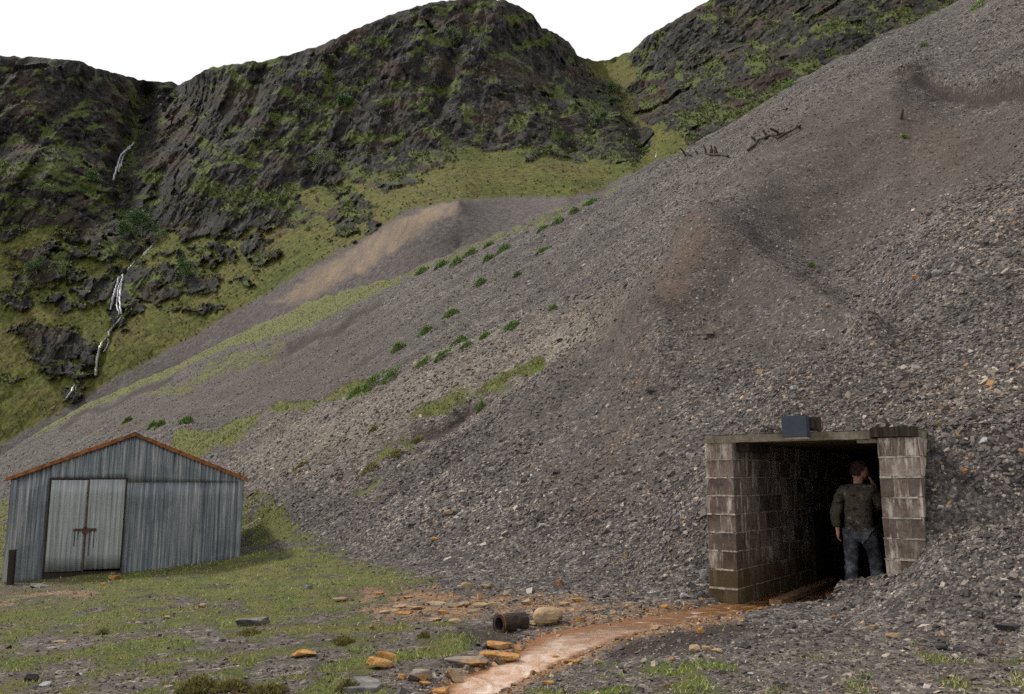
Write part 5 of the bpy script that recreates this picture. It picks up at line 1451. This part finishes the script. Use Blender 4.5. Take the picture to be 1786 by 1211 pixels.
V = np.stack([np.stack([x - dx, y - dy, z - .004], 1), np.stack([x + dx, y + dy, z - .004], 1), np.stack([x + lx_, y + ly_, z + hgt], 1)], 1).reshape(-1, 3)
me = np_mesh('turf', V, np.arange(3 * n).reshape(-1, 3))
q = rs.uniform(0, 1, n)[:, None]; b_ = np.clip(.5 + .9 * fbm(x / 1.8, y / 1.8, 6., 3), 0, 1)[:, None]
colr = (1 - b_) * ((1 - q) * np.array([[.12, .175, .03]]) + q * np.array([[.28, .35, .08]])) + b_ * ((1 - q) * np.array([[.19, .19, .055]]) + q * np.array([[.37, .34, .14]]))
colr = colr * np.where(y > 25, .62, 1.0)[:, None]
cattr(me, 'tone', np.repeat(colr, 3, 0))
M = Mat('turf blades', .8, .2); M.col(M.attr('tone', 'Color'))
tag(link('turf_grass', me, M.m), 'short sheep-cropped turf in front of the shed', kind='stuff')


# rough grass, bracken and heather tufts on the crags and the far hillside
rs = np.random.RandomState(31)
Hc = core.reshape(HR, HC, 3)
ii = rs.randint(2, HR - 4, 330000); jj = rs.randint(30, HC - 45, 330000); fr, fc = rs.uniform(0, 1, ii.size), rs.uniform(0, 1, ii.size)
p00, p01, p10 = Hc[ii, jj], Hc[ii, jj + 1], Hc[ii + 1, jj]
pc = p00 + (p01 - p00) * fc[:, None] + (p10 - p00) * fr[:, None]
nn = np.cross(p01 - p00, p10 - p00); nn /= np.linalg.norm(nn, axis=1)[:, None] + 1e-9; nn *= np.sign(nn[:, 2:3] + 1e-9)
rk_, ld_, fn_ = ROCK[ii, jj], LED[ii, jj], FAN_[ii, jj]
pn = fbm(pc[:, 0] / 9., pc[:, 1] / 14., pc[:, 2] / 6., 4)
prob = np.where(rk_ < .4, .07, np.clip((nn[:, 2] - .5) * .7 + .5 * ld_ + .7 * pn - .12, 0.02, .7)) * (1 - fn_)
ok = rs.uniform(0, 1, ii.size) < prob
pc, nn, rk_, ld_, pn = pc[ok], nn[ok], rk_[ok], ld_[ok], pn[ok]; n = len(pc)
sz = rs.uniform(.22, .62, n) * (1 + .3 * (rk_ > .5))
d = nn * .5 + rs.normal(size=(n, 3)) * .6 + np.array([0, 0, .6]); d /= np.linalg.norm(d, axis=1)[:, None]
t = np.cross(d, rs.normal(size=(n, 3))); t /= np.linalg.norm(t, axis=1)[:, None] + 1e-9
c0 = pc - nn * .05
V = np.stack([c0 - t * sz[:, None] * .35, c0 + d * sz[:, None] * .6 - t * sz[:, None] * .5, c0 + d * sz[:, None] * 1.1, c0 + d * sz[:, None] * .5 + t * sz[:, None] * .5], 1).reshape(-1, 3)
q = rs.uniform(0, 1, n)[:, None]; a_ = np.clip(.5 + pn * 1.2, 0, 1)[:, None]
cg = np.array([[.038, .058, .016]]) * (1 - q) + np.array([[.125, .148, .045]]) * q
cb = np.array([[.05, .035, .022]]) * (1 - q) + np.array([[.14, .105, .05]]) * q
colr = np.where((rk_ > .4)[:, None], cg * a_ + (cb * .6) * (1 - a_), (cg * 1.3) * (.35 + .4 * a_) + cb * (.75 - .4 * a_))
me = np_mesh('hill_grass', V, np.arange(4 * n).reshape(-1, 4)); cattr(me, 'tone', np.repeat(colr, 4, 0))
tag(link('hill_grass', me, M.m), 'rough grass, bracken and heather tufts on the crags', kind='stuff')
